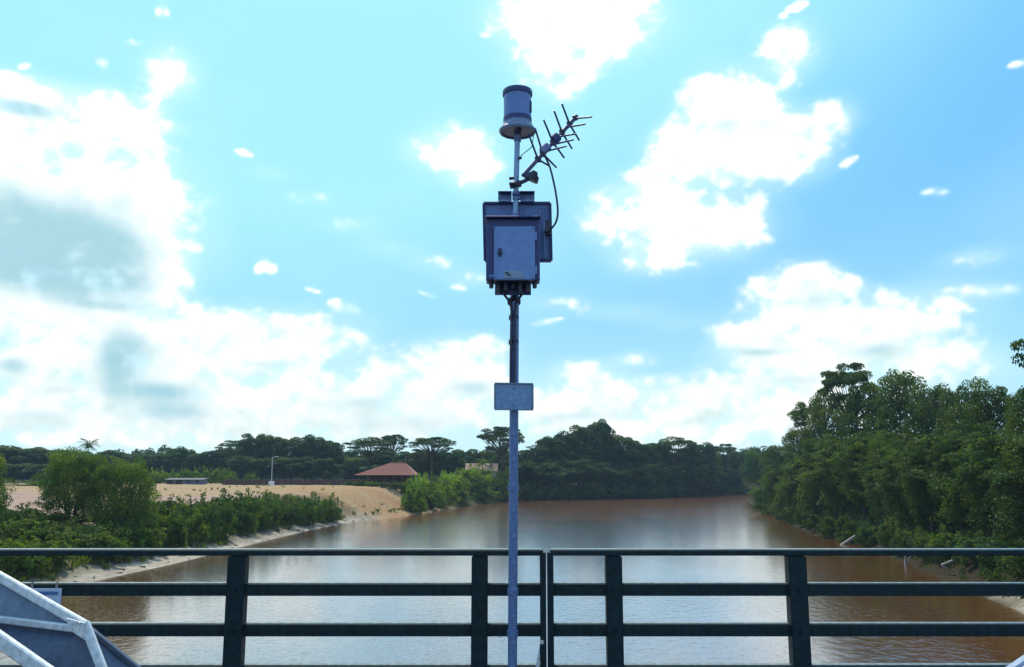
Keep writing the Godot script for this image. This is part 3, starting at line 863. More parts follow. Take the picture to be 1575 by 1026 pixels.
func build_station() -> void:
	var zinc := paint("galvanised", Color(0.145, 0.25, 0.50), 0.5, 0.1, 0.36, 7.0)
	var zinc_pale := paint("galvanised_bright", Color(0.24, 0.38, 0.58), 0.4, 0.25, 0.18, 5.0)
	var navy := paint("navy_paint", Color(0.022, 0.045, 0.18), 0.5, 0.0, 0.2, 5.0)
	var black := paint("black_plastic", Color(0.018, 0.024, 0.055), 0.5)
	var grey := paint("box_paint", Color(0.135, 0.255, 0.54), 0.5, 0.0, 0.10, 3.0)
	var shell := paint("gauge_shell", Color(0.115, 0.21, 0.49), 0.42, 0.0, 0.10, 4.0)
	# pole
	var foot := Vector3(-0.0007, 7.5730, -5.0000)
	foot.y = 7.52
	var pole := thing("instrument_pole", "tall galvanised steel pole standing against the bridge railing", "pole", foot)
	put("lower_pipe", Shape.new().tube(Vector3.ZERO, Vector3(0.0194, 10.5231, -5.0000) - foot, 0.0255, 0.0255, 20).mesh(), zinc, pole)
	put("upper_pipe", Shape.new().tube(Vector3(0.0198, 10.5271, -5.0000) - foot, Vector3(0.0335, 11.0369, -5.0000) - foot, 0.0165, 0.0165, 16).mesh(), zinc_pale, pole)
	for y in [751.0, 906.0, 968.0]:
		var p := Vector3(0.0055, 8.7395, -5.0000)
		p.y = y_of(y)
		p.x = lerpf(foot.x, 0.0187, (p.y - 7.52) / 3.0)
		put("clamp" if y > 800 else "coupling", Shape.new().tube(p - foot - Vector3(0, 0.016, 0), p - foot + Vector3(0, 0.016, 0), 0.031, 0.031, 18).mesh(), zinc, pole)
	put("base_flange", Shape.new().tube(Vector3.ZERO, Vector3(0, 0.015, 0), 0.075, 0.075, 20).mesh(), zinc, pole)
	# rain gauge
	var g := thing("rain_gauge", "grey cylindrical rain gauge with flared base on top of the pole", "rain gauge", Vector3(0.0335, 11.03, -5.0))
	put("body", Shape.new().lathe(Vector3.ZERO, [Vector2(0, 0.03), Vector2(0.082, 0.05), Vector2(0.0835, 0.07), Vector2(0.0835, 0.262), Vector2(0.0, 0.262)], 40).mesh(), shell, g)
	put("lid", Shape.new().lathe(Vector3.ZERO, [Vector2(0.0845, 0.240), Vector2(0.0905, 0.242), Vector2(0.0915, 0.262), Vector2(0.088, 0.274), Vector2(0.076, 0.277), Vector2(0.074, 0.262), Vector2(0.0, 0.255)], 40).mesh(), navy, g)
	put("band", Shape.new().lathe(Vector3.ZERO, [Vector2(0.0845, 0.070), Vector2(0.0865, 0.072), Vector2(0.0865, 0.098), Vector2(0.0845, 0.1)], 40).mesh(), navy, g)
	put("base", Shape.new().lathe(Vector3.ZERO, [Vector2(0.0, 0.012), Vector2(0.095, 0.012), Vector2(0.096, 0.004), Vector2(0.106, 0.003), Vector2(0.1115, 0.012), Vector2(0.1115, 0.022), Vector2(0.101, 0.034), Vector2(0.0855, 0.062), Vector2(0.0855, 0.071)], 40).mesh(), paint("gauge_base", Color(0.15, 0.22, 0.36), 0.5, 0.0, 0.2, 6.0), g)
	put("drain", Shape.new().tube(Vector3(0.01, -0.008, 0.06), Vector3(0.01, 0.012, 0.06), 0.01, 0.012, 10).mesh(), black, g)
	put("latch", Shape.new().box(Vector3(0.0785, 0.16, 0.03), Vector3(0.012, 0.075, 0.02), Basis(Vector3.UP, -0.35), 0.003).mesh(), black, g)
	put("socket", Shape.new().tube(Vector3(0.0, -0.05, 0), Vector3(0.0, 0.012, 0), 0.022, 0.024, 14).mesh(), zinc, g)
	var lead := [Vector3(0.0876, 10.9019, -4.9600), Vector3(0.0488, 10.8686, -4.9800), Vector3(0.0602, 10.8777, -4.9500), Vector3(0.1181, 10.9188, -4.9300), Vector3(0.1345, 11.0329, -4.9500)]
	var w := thing("gauge_lead", "thin wire from the rain gauge's base to the pole", "wire", lead[0])
	put("wire", Shape.new().path([lead[1] - lead[0], lead[2] - lead[0], lead[3] - lead[0], lead[4] - lead[0]], 0.0028, 6).mesh(), black, w)
	put("clip", Shape.new().box(lead[1] - lead[0], Vector3(0.02, 0.014, 0.02), Basis.IDENTITY, 0.003).mesh(), black, w)
	build_antenna(navy, zinc, black)
	# panel behind the box
	var pc := Vector3(0.0373, 10.6090, -5.0550)
	var panel := thing("solar_panel", "flat panel fixed behind the instrument box and seen from its back", "solar panel", pc)
	var a := Vector3(-0.1708, 10.6090, -5.0550) - pc
	var b := Vector3(0.2297, 10.6090, -5.0550) - pc
	var c := Vector3(0.2371, 10.2653, -5.1000) - pc
	var d := Vector3(-0.1627, 10.2653, -5.1000) - pc
	put("back_sheet", Shape.new().plate([a, b, c, d], 0.006).mesh(), paint("panel_back", Color(0.11, 0.21, 0.48), 0.45, 0.0, 0.15, 4.0), panel)
	for e in [[a, b], [b, c], [c, d], [d, a]]:
		put("frame", Shape.new().bar(e[0], e[1], 0.016, 0.034, 0.002).mesh(), navy, panel)
	put("junction_box", Shape.new().box((b + c) * 0.5 + Vector3(-0.02, 0.02, 0.02), Vector3(0.05, 0.09, 0.025), Basis.IDENTITY, 0.004).mesh(), black, panel)
	put("rib", Shape.new().bar(Vector3(0.1898, 10.5839, -5.0400) - pc, Vector3(0.1964, 10.2674, -5.0600) - pc, 0.012, 0.01, 0.002).mesh(), zinc, panel)
	var bc := Vector3(0.0254, 10.6343, -5.0200)
	var br := thing("pole_bracket", "steel clamp bracket with two ears on the pole above the instrument box", "bracket", bc)
	for s in [[766.0, 787.0], [800.0, 822.5]]:
		var l0: float = (s[0] - 794.0) * 0.00388
		var l1: float = (s[1] - 794.0) * 0.00388
		put("ear", Shape.new().box(Vector3((l0 + l1) * 0.5, 0.004, -0.01), Vector3(l1 - l0, 0.046, 0.012), Basis.IDENTITY, 0.002).mesh(), zinc, br)
		put("flange", Shape.new().box(Vector3((l0 + l1) * 0.5, 0.028, 0.008), Vector3(l1 - l0, 0.008, 0.05), Basis.IDENTITY, 0.002).mesh(), navy, br)
		put("lip", Shape.new().box(Vector3((l0 + l1) * 0.5, -0.023, 0.004), Vector3(l1 - l0 - 0.012, 0.009, 0.03), Basis.IDENTITY, 0.002).mesh(), zinc_pale, br)
	put("collar", Shape.new().tube(Vector3(0, -0.02, 0.02), Vector3(0, 0.03, 0.02), 0.024, 0.024, 14).mesh(), zinc, br)
	put("strap", Shape.new().box(Vector3(0.0, 0.006, 0.045), Vector3(0.05, 0.014, 0.006), Basis.IDENTITY, 0.001).mesh(), navy, br)
	# instrument box
	var bx := Vector3(0.0056, 10.0889, -4.8500)
	var box := thing("instrument_box", "blue grey steel instrument box with a locked door, fixed on the pole", "instrument box", bx)
	var up := Vector3(0.0056, 10.4541, -4.8500).y - bx.y
	var wide := 0.309
	put("case", Shape.new().box(Vector3(0, up * 0.5, -0.058), Vector3(wide, up, 0.116), Basis.IDENTITY, 0.006).mesh(), navy, box)
	put("hood", Shape.new().box(Vector3(0.0, up + 0.003, -0.045), Vector3(wide + 0.012, 0.010, 0.15), Basis.IDENTITY, 0.003).mesh(), navy, box)
	var dc := Vector3(0.0141, 10.2443, -4.8380) - bx
	var door := put("door", Shape.new().box(dc, Vector3(0.234, 0.315, 0.018), Basis.IDENTITY, 0.004).mesh(), grey, box)
	put("lock", Shape.new().tube(dc + Vector3(-0.083, 0.003, 0.008), dc + Vector3(-0.083, 0.003, 0.024), 0.0145, 0.012, 14).mesh(), black, door)
	put("lock_plate", Shape.new().box(dc + Vector3(-0.083, 0.003, 0.0105), Vector3(0.02, 0.05, 0.003), Basis.IDENTITY, 0.001).mesh(), navy, door)
	put("label_plate", Shape.new().box(dc + Vector3(-0.007, -0.126, 0.0105), Vector3(0.112, 0.042, 0.003), Basis.IDENTITY, 0.001).mesh(), paint("label_card", Color(0.30, 0.45, 0.60), 0.5, 0.0, 0.35, 40.0), door)
	for k in 2:
		put("badge", Shape.new().box(dc + Vector3(-0.043 + 0.012 * k, -0.118 - 0.012 * k, 0.013), Vector3(0.022, 0.009, 0.002)).mesh(), black, door)
	for sx in [-1, 1]:
		for sy in [-1, 1]:
			put("screw", Shape.new().tube(dc + Vector3(sx * 0.107, sy * 0.147, 0.008), dc + Vector3(sx * 0.107, sy * 0.147, 0.0115), 0.0042, 0.0036, 8).mesh(), black, door)
	for k in [-1, 1]:
		put("hinge", Shape.new().tube(dc + Vector3(0.121, k * 0.1 - 0.025, 0.002), dc + Vector3(0.121, k * 0.1 + 0.025, 0.002), 0.008, 0.008, 10).mesh(), grey, door)
	for k in 7:
		var x := -0.125 + 0.0417 * k
		var deep := 0.036 + 0.016 * ((k * 5) % 3)
		put("cable_gland", Shape.new().tube(Vector3(x, 0.004, -0.05 - 0.012 * (k % 2)), Vector3(x, -deep, -0.05 - 0.012 * (k % 2)), 0.0155, 0.0125, 10).mesh(), black, box)
	put("mounting_plate", Shape.new().box(Vector3(0.0, -0.03, -0.104), Vector3(0.21, 0.07, 0.012), Basis.IDENTITY, 0.002).mesh(), navy, box)
	for k in [-1, 1]:
		put("vent", Shape.new().box(Vector3(k * 0.09 - 0.02, 0.025, 0.003), Vector3(0.05, 0.012, 0.005), Basis.IDENTITY, 0.001).mesh(), grey, box)
	# cables bundled down the pole
	var cb := Vector3(0.0094, 9.9628, -4.9600)
	var bundle := thing("cable_bundle", "dark cables strapped down the pole between the box and the plate", "cables", cb)
	for k in 2:
		var x: float = [-0.012, 0.010][k]
		var fan: float = [-0.07, 0.06][k]
		put("cable", Shape.new().path([Vector3(fan, 0.10, 0.03), Vector3(fan * 0.75, 0.055, 0.035), Vector3(x * 1.4, 0.015, 0.0), Vector3(x, -0.03, -0.008), Vector3(x - 0.004, -0.30, -0.009), Vector3(x - 0.006, -0.50, -0.009)], 0.0075, 8).mesh(), black, bundle)
	for y in [0.03, -0.065, -0.21]:
		put("strap", Shape.new().tube(Vector3(-y * -0.01 + 0.002, y - 0.007, -0.028), Vector3(-y * -0.01 + 0.002, y + 0.007, -0.036), 0.040 if y > 0 else 0.030, 0.040 if y > 0 else 0.030, 14).mesh(), black, bundle)
	# small plate
	var sc := Vector3(0.0104, 9.4317, -4.9450)
	var sign := thing("pole_plate", "small blank rectangular plate on the pole beneath the instrument box", "plate", sc)
	put("board", Shape.new().box(Vector3.ZERO, Vector3(0.216, 0.148, 0.004), Basis(Vector3.BACK, -0.012), 0.001).mesh(), paint("plate_paint", Color(0.16, 0.31, 0.52), 0.4, 0.0, 0.2, 5.0), sign)
	for e in [[Vector3(-0.110, 0.076, 0.002), Vector3(0.110, 0.073, 0.002)], [Vector3(-0.110, -0.073, 0.002), Vector3(0.110, -0.076, 0.002)], [Vector3(-0.109, -0.069, 0.002), Vector3(-0.109, 0.0715, 0.002)], [Vector3(0.109, -0.0715, 0.002), Vector3(0.109, 0.069, 0.002)]]:
		put("rim", Shape.new().bar(e[0], e[1], 0.008, 0.012, 0.001).mesh(), paint("plate_rim", Color(0.10, 0.17, 0.26), 0.45), sign)
	for k in [-1, 1]:
		put("bolt", Shape.new().tube(Vector3(0.0, k * 0.05, 0.002), Vector3(0.0, k * 0.05, 0.009), 0.006, 0.005, 8).mesh(), zinc, sign)

func y_of(py: float) -> float:   # height on the pole of a ring listed by its place in the row of rings
	return lerpf(8.92, 8.1245, (py - 751.0) / 217.0)

func build_antenna(navy: Material, zinc: Material, black: Material) -> void:
	var a0 := Vector3(0.0952, 10.7876, -4.9700)
	var a1 := Vector3(0.4014, 11.2050, -5.1600)
	var o := thing("antenna", "crossed rod antenna on a sloping boom aimed up beside the rain gauge", "antenna", a0)
	var e := a1 - a0
	put("boom", Shape.new().bar(e * -0.1, e, 0.022, 0.022, 0.003).mesh(), navy, o)
	var cross := [
		[Vector3(0.0996, 11.0124, -4.9600), Vector3(0.2311, 10.8411, -5.0500), 0.20], [Vector3(0.1393, 11.0576, -4.9800), Vector3(0.2722, 10.8438, -5.0800), 0.30],
		[Vector3(0.1914, 11.1199, -5.0000), Vector3(0.3230, 10.9212, -5.1200), 0.51], [Vector3(0.2566, 11.1914, -5.0300), Vector3(0.3739, 10.9917, -5.1500), 0.70], [Vector3(0.3065, 11.2510, -5.0600), Vector3(0.4224, 11.0628, -5.1900), 0.86]]
	for r in cross:
		var mid: Vector3 = e * r[2]
		var half: Vector3 = (r[1] - r[0]) * 0.5
		var m := put("rod", Shape.new().tube(r[0] - a0, mid, 0.0056, 0.0064, 8).tube(mid, r[1] - a0, 0.0064, 0.0056, 8).mesh(), navy, o)
		put("rod_clamp", Shape.new().box(mid, Vector3(0.036, 0.036, 0.036), Basis(half.normalized(), 0.3), 0.006).mesh(), black, m)
	var side := [[0.97, Vector3(0.4818, 11.1281, -4.9800)], [0.80, Vector3(0.4410, 11.0783, -4.9700)], [0.62, Vector3(0.3838, 11.0083, -4.9500)], [0.46, Vector3(0.3664, 10.9635, -4.9300)], [0.34, Vector3(0.3226, 10.9189, -4.9200)]]
	for r in side:
		put("cross_rod", Shape.new().tube(e * r[0], r[1] - a0, 0.0064, 0.0052, 8).mesh(), navy, o)
	put("feed_box", Shape.new().box(e * 0.57 + Vector3(0, 0.0, 0.018), Vector3(0.05, 0.055, 0.04), Basis(Vector3.BACK, 0.75), 0.008).mesh(), navy, o)
	put("tuning_box", Shape.new().box(e * 0.36 + Vector3(-0.004, 0.004, 0.018), Vector3(0.066, 0.05, 0.036), Basis(Vector3.BACK, 0.75), 0.008).mesh(), paint("tuner_grey", Color(0.13, 0.17, 0.36), 0.5), o)
	put("end_cap", Shape.new().box(e * 0.985, Vector3(0.036, 0.032, 0.036), Basis(Vector3.BACK, 0.4), 0.006).mesh(), black, o)
	var cone := Shape.new()
	var n := Vector3(0.45, 0.85, 0.1).normalized()
	var cp := Vector3(0.1220, 10.7435, -4.9600) - a0
	cone.tube(cp - n * 0.022, cp + n * 0.012, 0.046, 0.038, 16)
	cone.tube(cp + n * 0.012, cp + n * 0.036, 0.030, 0.016, 16)
	put("tilt_clamp", cone.mesh(), black, o)
	put("arm", Shape.new().bar(Vector3(0.0291, 10.7037, -4.9850) - a0, cp, 0.022, 0.02, 0.003).mesh(), navy, o)
	put("pole_clamp", Shape.new().box(Vector3(0.0214, 10.7037, -4.9850) - a0, Vector3(0.07, 0.026, 0.06), Basis(Vector3.BACK, 0.2), 0.004).mesh(), black, o)
	for y in [280.0, 288.0]:
		var p := Vector3(-0.112, (284.0 - y) * 0.0042 - 0.075, 0.02)
		put("clamp_bolt", Shape.new().tube(p, p + Vector3(0.03, 0.004, 0.0), 0.011, 0.008, 8).mesh(), black, o)
	var c0 := Vector3(0.1995, 10.9036, -5.0400)
	var pts := [Vector3(0.1995, 10.9036, -5.0400), Vector3(0.2297, 10.8220, -5.0200), Vector3(0.2515, 10.7169, -5.0000), Vector3(0.2658, 10.6246, -4.9900), Vector3(0.2729, 10.5361, -4.9900), Vector3(0.2613, 10.4750, -5.0000), Vector3(0.2279, 10.4384, -5.0400)]
	var smooth := []
	for k in pts.size() - 1:
		for j in 4:
			var p0: Vector3 = pts[max(0, k - 1)]
			smooth.append((pts[k] as Vector3).cubic_interpolate(pts[k + 1], p0, pts[min(pts.size() - 1, k + 2)], j / 4.0) - c0)
	smooth.append(pts[-1] - c0)
	var cable := put("antenna_cable", Shape.new().path(smooth, 0.0062, 8).mesh(), black)
	cable.position = c0
	tag(cable, "dark cable looping from the antenna boom down to the panel's edge", "cable")
	put("plug", Shape.new().tube(smooth[-1], smooth[-1] + Vector3(-0.03, -0.01, 0.0), 0.011, 0.011, 8).mesh(), black, cable)

# ---------------------------------------------------------------- houses and small things

func roof_tiles(s: Shape, a: Vector3, b: Vector3, c: Vector3, d: Vector3, rows: int) -> void:   # stepped courses from the eave a-b up to the ridge d-c
	var n := (b - a).cross(d - a).normalized()
	if n.y < 0:
		n = -n
	for k in rows:
		var t0 := float(k) / rows
		var t1 := float(k + 1) / rows
		var p := a.lerp(d, t0) + n * 0.07
		var q := b.lerp(c, t0) + n * 0.07
		s.quad(p, q, b.lerp(c, t1), a.lerp(d, t1), n)
		s.quad(p, q, q - n * 0.07, p - n * 0.07, -n.cross(Vector3.UP).cross(n))

func build_houses() -> void:
	var clay := paint("clay_tiles", Color(0.36, 0.115, 0.085), 0.85, 0.0, 0.45, 0.35)
	var faded := paint("faded_tiles", Color(0.50, 0.25, 0.19), 0.85, 0.0, 0.4, 0.3)
	var brown := paint("brown_wall", Color(0.17, 0.085, 0.06), 0.9, 0.0, 0.3, 0.4)
	var dark := paint("dark_wood", Color(0.035, 0.028, 0.03), 0.8)
	var at := Vector3(-31.5, ground_y(-31.5, -222), -222)
	var o := thing("riverside_house", "low house with a red hipped tile roof and shaded verandah past the sand field", "house", at)
	var h := 2.6
	put("wall", Shape.new().box(Vector3(0.6, h * 0.5 - 0.3, -1.5), Vector3(9.6, h + 0.6, 6.0)).mesh(), brown, o)
	for x in [-2.6, 3.4]:
		var win := put("window", Shape.new().box(Vector3(x, 1.5, 1.52), Vector3(1.3, 1.0, 0.06)).mesh(), dark, o)
		put("sill", Shape.new().box(Vector3(x, 0.96, 1.56), Vector3(1.5, 0.08, 0.14)).mesh(), faded, win)
	put("door", Shape.new().box(Vector3(0.6, 1.05, 1.52), Vector3(1.0, 2.1, 0.06)).mesh(), dark, o)
	for k in 7:
		put("post", Shape.new().box(Vector3(-6.4 + 2.13 * k, h * 0.5 - 0.2, 4.2), Vector3(0.2, h + 0.5, 0.2)).mesh(), brown, o)
	put("railing_board", Shape.new().box(Vector3(0, 0.55, 4.2), Vector3(12.9, 0.5, 0.08)).mesh(), brown, o)
	var e0 := Vector3(-7.6, h, 5.0)
	var e1 := Vector3(7.6, h, 5.0)
	var e2 := Vector3(7.6, h, -5.4)
	var e3 := Vector3(-7.6, h, -5.4)
	var r0 := Vector3(0.6, h + 3.0, -0.2)
	var r1 := Vector3(4.6, h + 3.0, -0.2)
	var s := Shape.new()
	roof_tiles(s, e0, e1, r1, r0, 12)
	roof_tiles(s, e2, e3, r0, r1, 12)
	put("roof", s.mesh(), clay, o)
	for side in [[e3, e0, r0], [e1, e2, r1]]:
		s = Shape.new()
		roof_tiles(s, side[0], side[1], side[2], side[2], 12)
		put("roof_end", s.mesh(), faded, o)
	put("ridge", Shape.new().tube(r0, r1, 0.14, 0.14, 8).mesh(), clay, o)
	put("soffit", Shape.new().box(Vector3(0, h - 0.06, -0.2), Vector3(15.0, 0.1, 10.2)).mesh(), dark, o)
	var bt := Vector3(-10.0, ground_y(-10.0, -291), -291)
	var p := thing("gabled_house", "house with a pale pink gabled roof behind the yellow green plants", "house", bt)
	put("wall", Shape.new().box(Vector3(0, 0.9, 0), Vector3(9.6, 5.6, 6)).mesh(), paint("cream_wall", Color(0.42, 0.36, 0.28), 0.9, 0.0, 0.25, 0.4), p)
	s = Shape.new()
	roof_tiles(s, Vector3(-5.4, 3.6, 3.8), Vector3(5.4, 3.6, 3.8), Vector3(5.4, 6.2, 0), Vector3(-5.4, 6.2, 0), 9)
	roof_tiles(s, Vector3(5.4, 3.6, -3.8), Vector3(-5.4, 3.6, -3.8), Vector3(-5.4, 6.2, 0), Vector3(5.4, 6.2, 0), 9)
	put("roof", s.mesh(), paint("pink_tiles", Color(0.56, 0.36, 0.27), 0.85, 0.0, 0.4, 0.3), p)
	for x in [-2.4, 2.4]:
		put("window", Shape.new().box(Vector3(x, 2.4, 3.02), Vector3(1.2, 1.0, 0.06)).mesh(), dark, p)
	var wt := Vector3(-47, ground_y(-47, -232), -232)
	var wall := thing("boundary_wall", "low dark brown boundary wall running from the red roofed house along the field", "wall", wt)
	put("wall", Shape.new().box(Vector3(-8, 0.4, 0), Vector3(42, 1.9, 0.25), Basis(Vector3.UP, 0.03)).mesh(), paint("dark_brown_wall", Color(0.11, 0.06, 0.055), 0.9, 0.0, 0.35, 0.4), wall)
	put("coping", Shape.new().box(Vector3(-8, 1.41, 0), Vector3(42.2, 0.12, 0.4), Basis(Vector3.UP, 0.03), 0.02).mesh(), brown, wall)
	for k in 9:
		put("pier", Shape.new().box(Vector3(-28.5 + 5.1 * k, 0.5, 0.0 + (k - 4) * -0.15), Vector3(0.4, 2.2, 0.45), Basis.IDENTITY, 0.02).mesh(), brown, wall)
	var lt := Vector3(-93, ground_y(-93, -252), -252)
	var shed := thing("white_shed", "long low whitewashed shed under the bright green trees across the field", "shed", lt)
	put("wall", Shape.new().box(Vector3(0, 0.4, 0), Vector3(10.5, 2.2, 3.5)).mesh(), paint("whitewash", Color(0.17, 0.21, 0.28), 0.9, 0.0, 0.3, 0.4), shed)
	put("roof", Shape.new().box(Vector3(0, 1.6, 0.2), Vector3(11.2, 0.12, 4.4), Basis(Vector3.RIGHT, 0.10)).mesh(), paint("tin_roof", Color(0.08, 0.09, 0.11), 0.8, 0.0, 0.3, 0.5), shed)
	for k in 4:
		put("door" if k < 2 else "window", Shape.new().box(Vector3(-4.2 + 2.6 * k, 0.55 if k < 2 else 0.9, 1.77), Vector3(1.8 if k < 2 else 0.9, 1.6 if k < 2 else 0.6, 0.06)).mesh(), dark, shed)

func build_small_things() -> void:
	var white := paint("white_paint", Color(0.72, 0.74, 0.74), 0.6, 0.0, 0.15, 1.0)
	var at := Vector3(-59.5, ground_y(-59.5, -218), -218)
	var lamp := thing("lamp_post", "thin lamp post with a white base block at the field's far edge", "lamp post", at)
	put("base", Shape.new().box(Vector3(0, 0.6, 0), Vector3(1.2, 1.3, 1.0), Basis.IDENTITY, 0.06).mesh(), white, lamp)
	put("pole", Shape.new().tube(Vector3(0, 1.2, 0), Vector3(0, 7.2, 0), 0.12, 0.08, 10).mesh(), paint("lamp_grey", Color(0.4, 0.42, 0.44), 0.5, 0.3), lamp)
	put("arm", Shape.new().tube(Vector3(0, 7.1, 0), Vector3(0.9, 7.35, 0), 0.05, 0.04, 8).mesh(), white, lamp)
	put("lamp_head", Shape.new().box(Vector3(1.1, 7.35, 0), Vector3(0.6, 0.14, 0.26), Basis.IDENTITY, 0.03).mesh(), white, lamp)
	# weathered trunks on the wooded shore
	var bleached := paint("bleached_wood", Color(0.46, 0.42, 0.37), 0.85, 0.0, 0.4, 1.5)
	var logs := [
		["bleached fallen trunk rising from the water under the wooded bank", 44.2, -115.0, Vector3(-2.2, -0.2, 1.0), Vector3(2.6, 2.3, 0.0), 0.22],
		["pale driftwood limb lying forked on the shaded shore by the sand spit", 39.6, -80.5, Vector3(-1.1, 0.15, 0.4), Vector3(1.9, 0.95, -0.2), 0.15],
		["short pale stump standing in the shallows between the fallen trunk and driftwood", 38.9, -88.5, Vector3(0, -0.5, 0), Vector3(0.15, 1.1, 0.0), 0.16]]
	for g in logs:
		var base := Vector3(g[1], maxf(0.0, ground_y(g[1], g[2])), g[2])
		var o := thing("driftwood", g[0], "driftwood", base)
		var p: Vector3 = g[3]
		var q: Vector3 = g[4]
		put("log", Shape.new().tube(p, p.lerp(q, 0.5) + Vector3(0, 0.12, 0), g[5], g[5] * 0.75, 9).tube(p.lerp(q, 0.5) + Vector3(0, 0.12, 0), q, g[5] * 0.75, g[5] * 0.35, 9).mesh(), bleached, o)
		for k in 2:
			var f := p.lerp(q, 0.45 + 0.25 * k)
			put("branch", Shape.new().tube(f, f + Vector3(0.5 - 0.9 * k, 0.7, 0.2), g[5] * 0.4, g[5] * 0.15, 7).mesh(), bleached, o)


func build_ground_cover() -> void:
	# grass and herbs on the banks: nobody could count them
	var kinds := []
	for v in 3:
		var l := new_leaves(700 + v)
		for k in 16:
			var a := l.r.randf() * TAU
			var lean := l.r.randf_range(0.05, 0.55)
			var d := Vector3(cos(a) * lean, 1.0, sin(a) * lean)
			var p := Vector3(l.r.randf_range(-0.3, 0.3), 0.0, l.r.randf_range(-0.3, 0.3))
			var hgt := l.r.randf_range(0.5, 1.1)
			var col := Color(0.07, 0.105, 0.025).lerp(Color(0.16, 0.15, 0.05), l.r.randf() * 0.7)
			l.leaf(p + d * hgt * 0.5, Vector3(-sin(a), 0.1, cos(a)).cross(d) + l.around() * 0.3, d, hgt, 0.11, col)
		kinds.append(l.mesh())
	var spots := [[], [], []]
	var patch := FastNoiseLite.new()
	patch.seed = 3
	patch.frequency = 0.05
	var tries := 0
	while tries < 75000:
		tries += 1
		var x := rng.randf_range(-125.0, 95.0)
		var z := -40.0 - 300.0 * pow(rng.randf(), 1.2)
		if absf(x) > 12.0 - z * 0.66:
			continue
		var d := inland(x, z)
		if d < (2.0 if on_left(x, z) else 0.8) or d > 46.0:
			continue
		var left := on_left(x, z)
		var keep := 0.6
		if left:
			keep = 0.95 if d < 12.0 else 0.01 + 0.08 * smoothstep(0.2, 0.5, patch.get_noise_2d(x, z))
			if z < -168.0 and z > -228.0 and x > -56.0:
				keep = 0.012 if d > 6.0 else 0.06
			if d < 3.2:
				keep = 0.25
		elif d > 14.0:
			continue
		if rng.randf() > keep:
			continue
		var s := rng.randf_range(0.45, 0.9) * (1.35 if d < 10.0 else 1.0)
		var b := Basis(Vector3.UP, rng.randf() * TAU).scaled(Vector3(s, s * rng.randf_range(0.7, 1.25), s))
		spots[tries % 3 if left else 2].append(Transform3D(b, Vector3(x, height_at(x, z, d) - 0.05, z)))
	for v in 3:
		var mm := MultiMesh.new()
		mm.transform_format = MultiMesh.TRANSFORM_3D
		mm.mesh = kinds[v]
		mm.instance_count = spots[v].size()
		for k in spots[v].size():
			mm.set_instance_transform(k, spots[v][k])
		var o := MultiMeshInstance3D.new()
		o.name = numbered("bank_grass")
		o.multimesh = mm
		o.material_override = leaf_mats[[0, 3, 1][v]]
		o.set_meta("kind", "stuff")
		o.set_meta("label", ["rough grass growing thick on the river banks", "yellowing grass tufts scattered over the banks and field", "dark herbs growing low along the river banks"][v])
		o.set_meta("category", "grass")
		add_child(o, true)
	# washed up sticks and stones along the waterline
	var chip := Shape.new().box(Vector3.ZERO, Vector3(0.5, 0.09, 0.12), Basis.IDENTITY, 0.03).mesh()
	var places := []
	while places.size() < 450:
		var x := rng.randf_range(-60.0, 60.0)
		var z := rng.randf_range(-300.0, -50.0)
		var d := inland(x, z)
		if d < 0.3 or d > 6.0 or rng.randf() < d / 7.0:
			continue
		var s := rng.randf_range(0.4, 1.6)
		places.append(Transform3D(Basis(Vector3.UP, rng.randf() * TAU).rotated(Vector3.RIGHT, rng.randf_range(-0.3, 0.3)).scaled(Vector3(s, s, s)), Vector3(x, height_at(x, z, d) + 0.03, z)))
	var lm := MultiMesh.new()
	lm.transform_format = MultiMesh.TRANSFORM_3D
	lm.mesh = chip
	lm.instance_count = places.size()
	for k in places.size():
		lm.set_instance_transform(k, places[k])
	var litter := MultiMeshInstance3D.new()
	litter.name = "shore_litter"
	litter.multimesh = lm
	litter.material_override = paint("drift_litter", Color(0.16, 0.13, 0.10), 0.9, 0.0, 0.4, 1.0)
	litter.set_meta("kind", "stuff")
	litter.set_meta("label", "washed up sticks and stones littering both waterlines")
	litter.set_meta("category", "litter")
	add_child(litter, true)
	# the wood beyond, which reads as one mass
	var crowns := far_wood_mesh()
	var mm2 := MultiMesh.new()
	mm2.transform_format = MultiMesh.TRANSFORM_3D
	mm2.mesh = crowns
	var where := []
	for k in 900:
		var az := deg_to_rad(rng.randf_range(-52.0, 52.0))
		var dist := rng.randf_range(430.0, 900.0)
		var x := sin(az) * dist
		var z := -cos(az) * dist
		if Geometry2D.is_point_in_polygon(Vector2(x, z), shore):
			continue
		var s := rng.randf_range(0.8, 1.15)
		where.append(Transform3D(Basis(Vector3.UP, rng.randf() * TAU).scaled(Vector3(s, s * rng.randf_range(0.8, 1.1), s)), Vector3(x, 4.0, z)))
	mm2.instance_count = where.size()
	for k in where.size():
		mm2.set_instance_transform(k, where[k])
	var wood := MultiMeshInstance3D.new()
	wood.name = "far_wood"
	wood.multimesh = mm2
	wood.material_override = leaf_mats[1]
	wood.set_meta("kind", "stuff")
	wood.set_meta("label", "distant dark wood closing the view behind the banks")
	wood.set_meta("category", "wood")
	add_child(wood, true)

func far_wood_mesh() -> ArrayMesh:
	var l := new_leaves(901)
	for k in 26:
		var a := k * 2.39996
		var y := lerpf(2.0, 15.0, k / 26.0)
		var out := 6.5 * sqrt(clampf(1.0 - pow((y - 6.0) / 10.5, 2.0), 0.05, 1.0)) * l.r.randf_range(0.5, 1.1)
		l.puff(Vector3(cos(a) * out, y, sin(a) * out), Vector3(2.6, 1.8, 2.6), 46, 1.3, hue(l))
	return l.mesh()

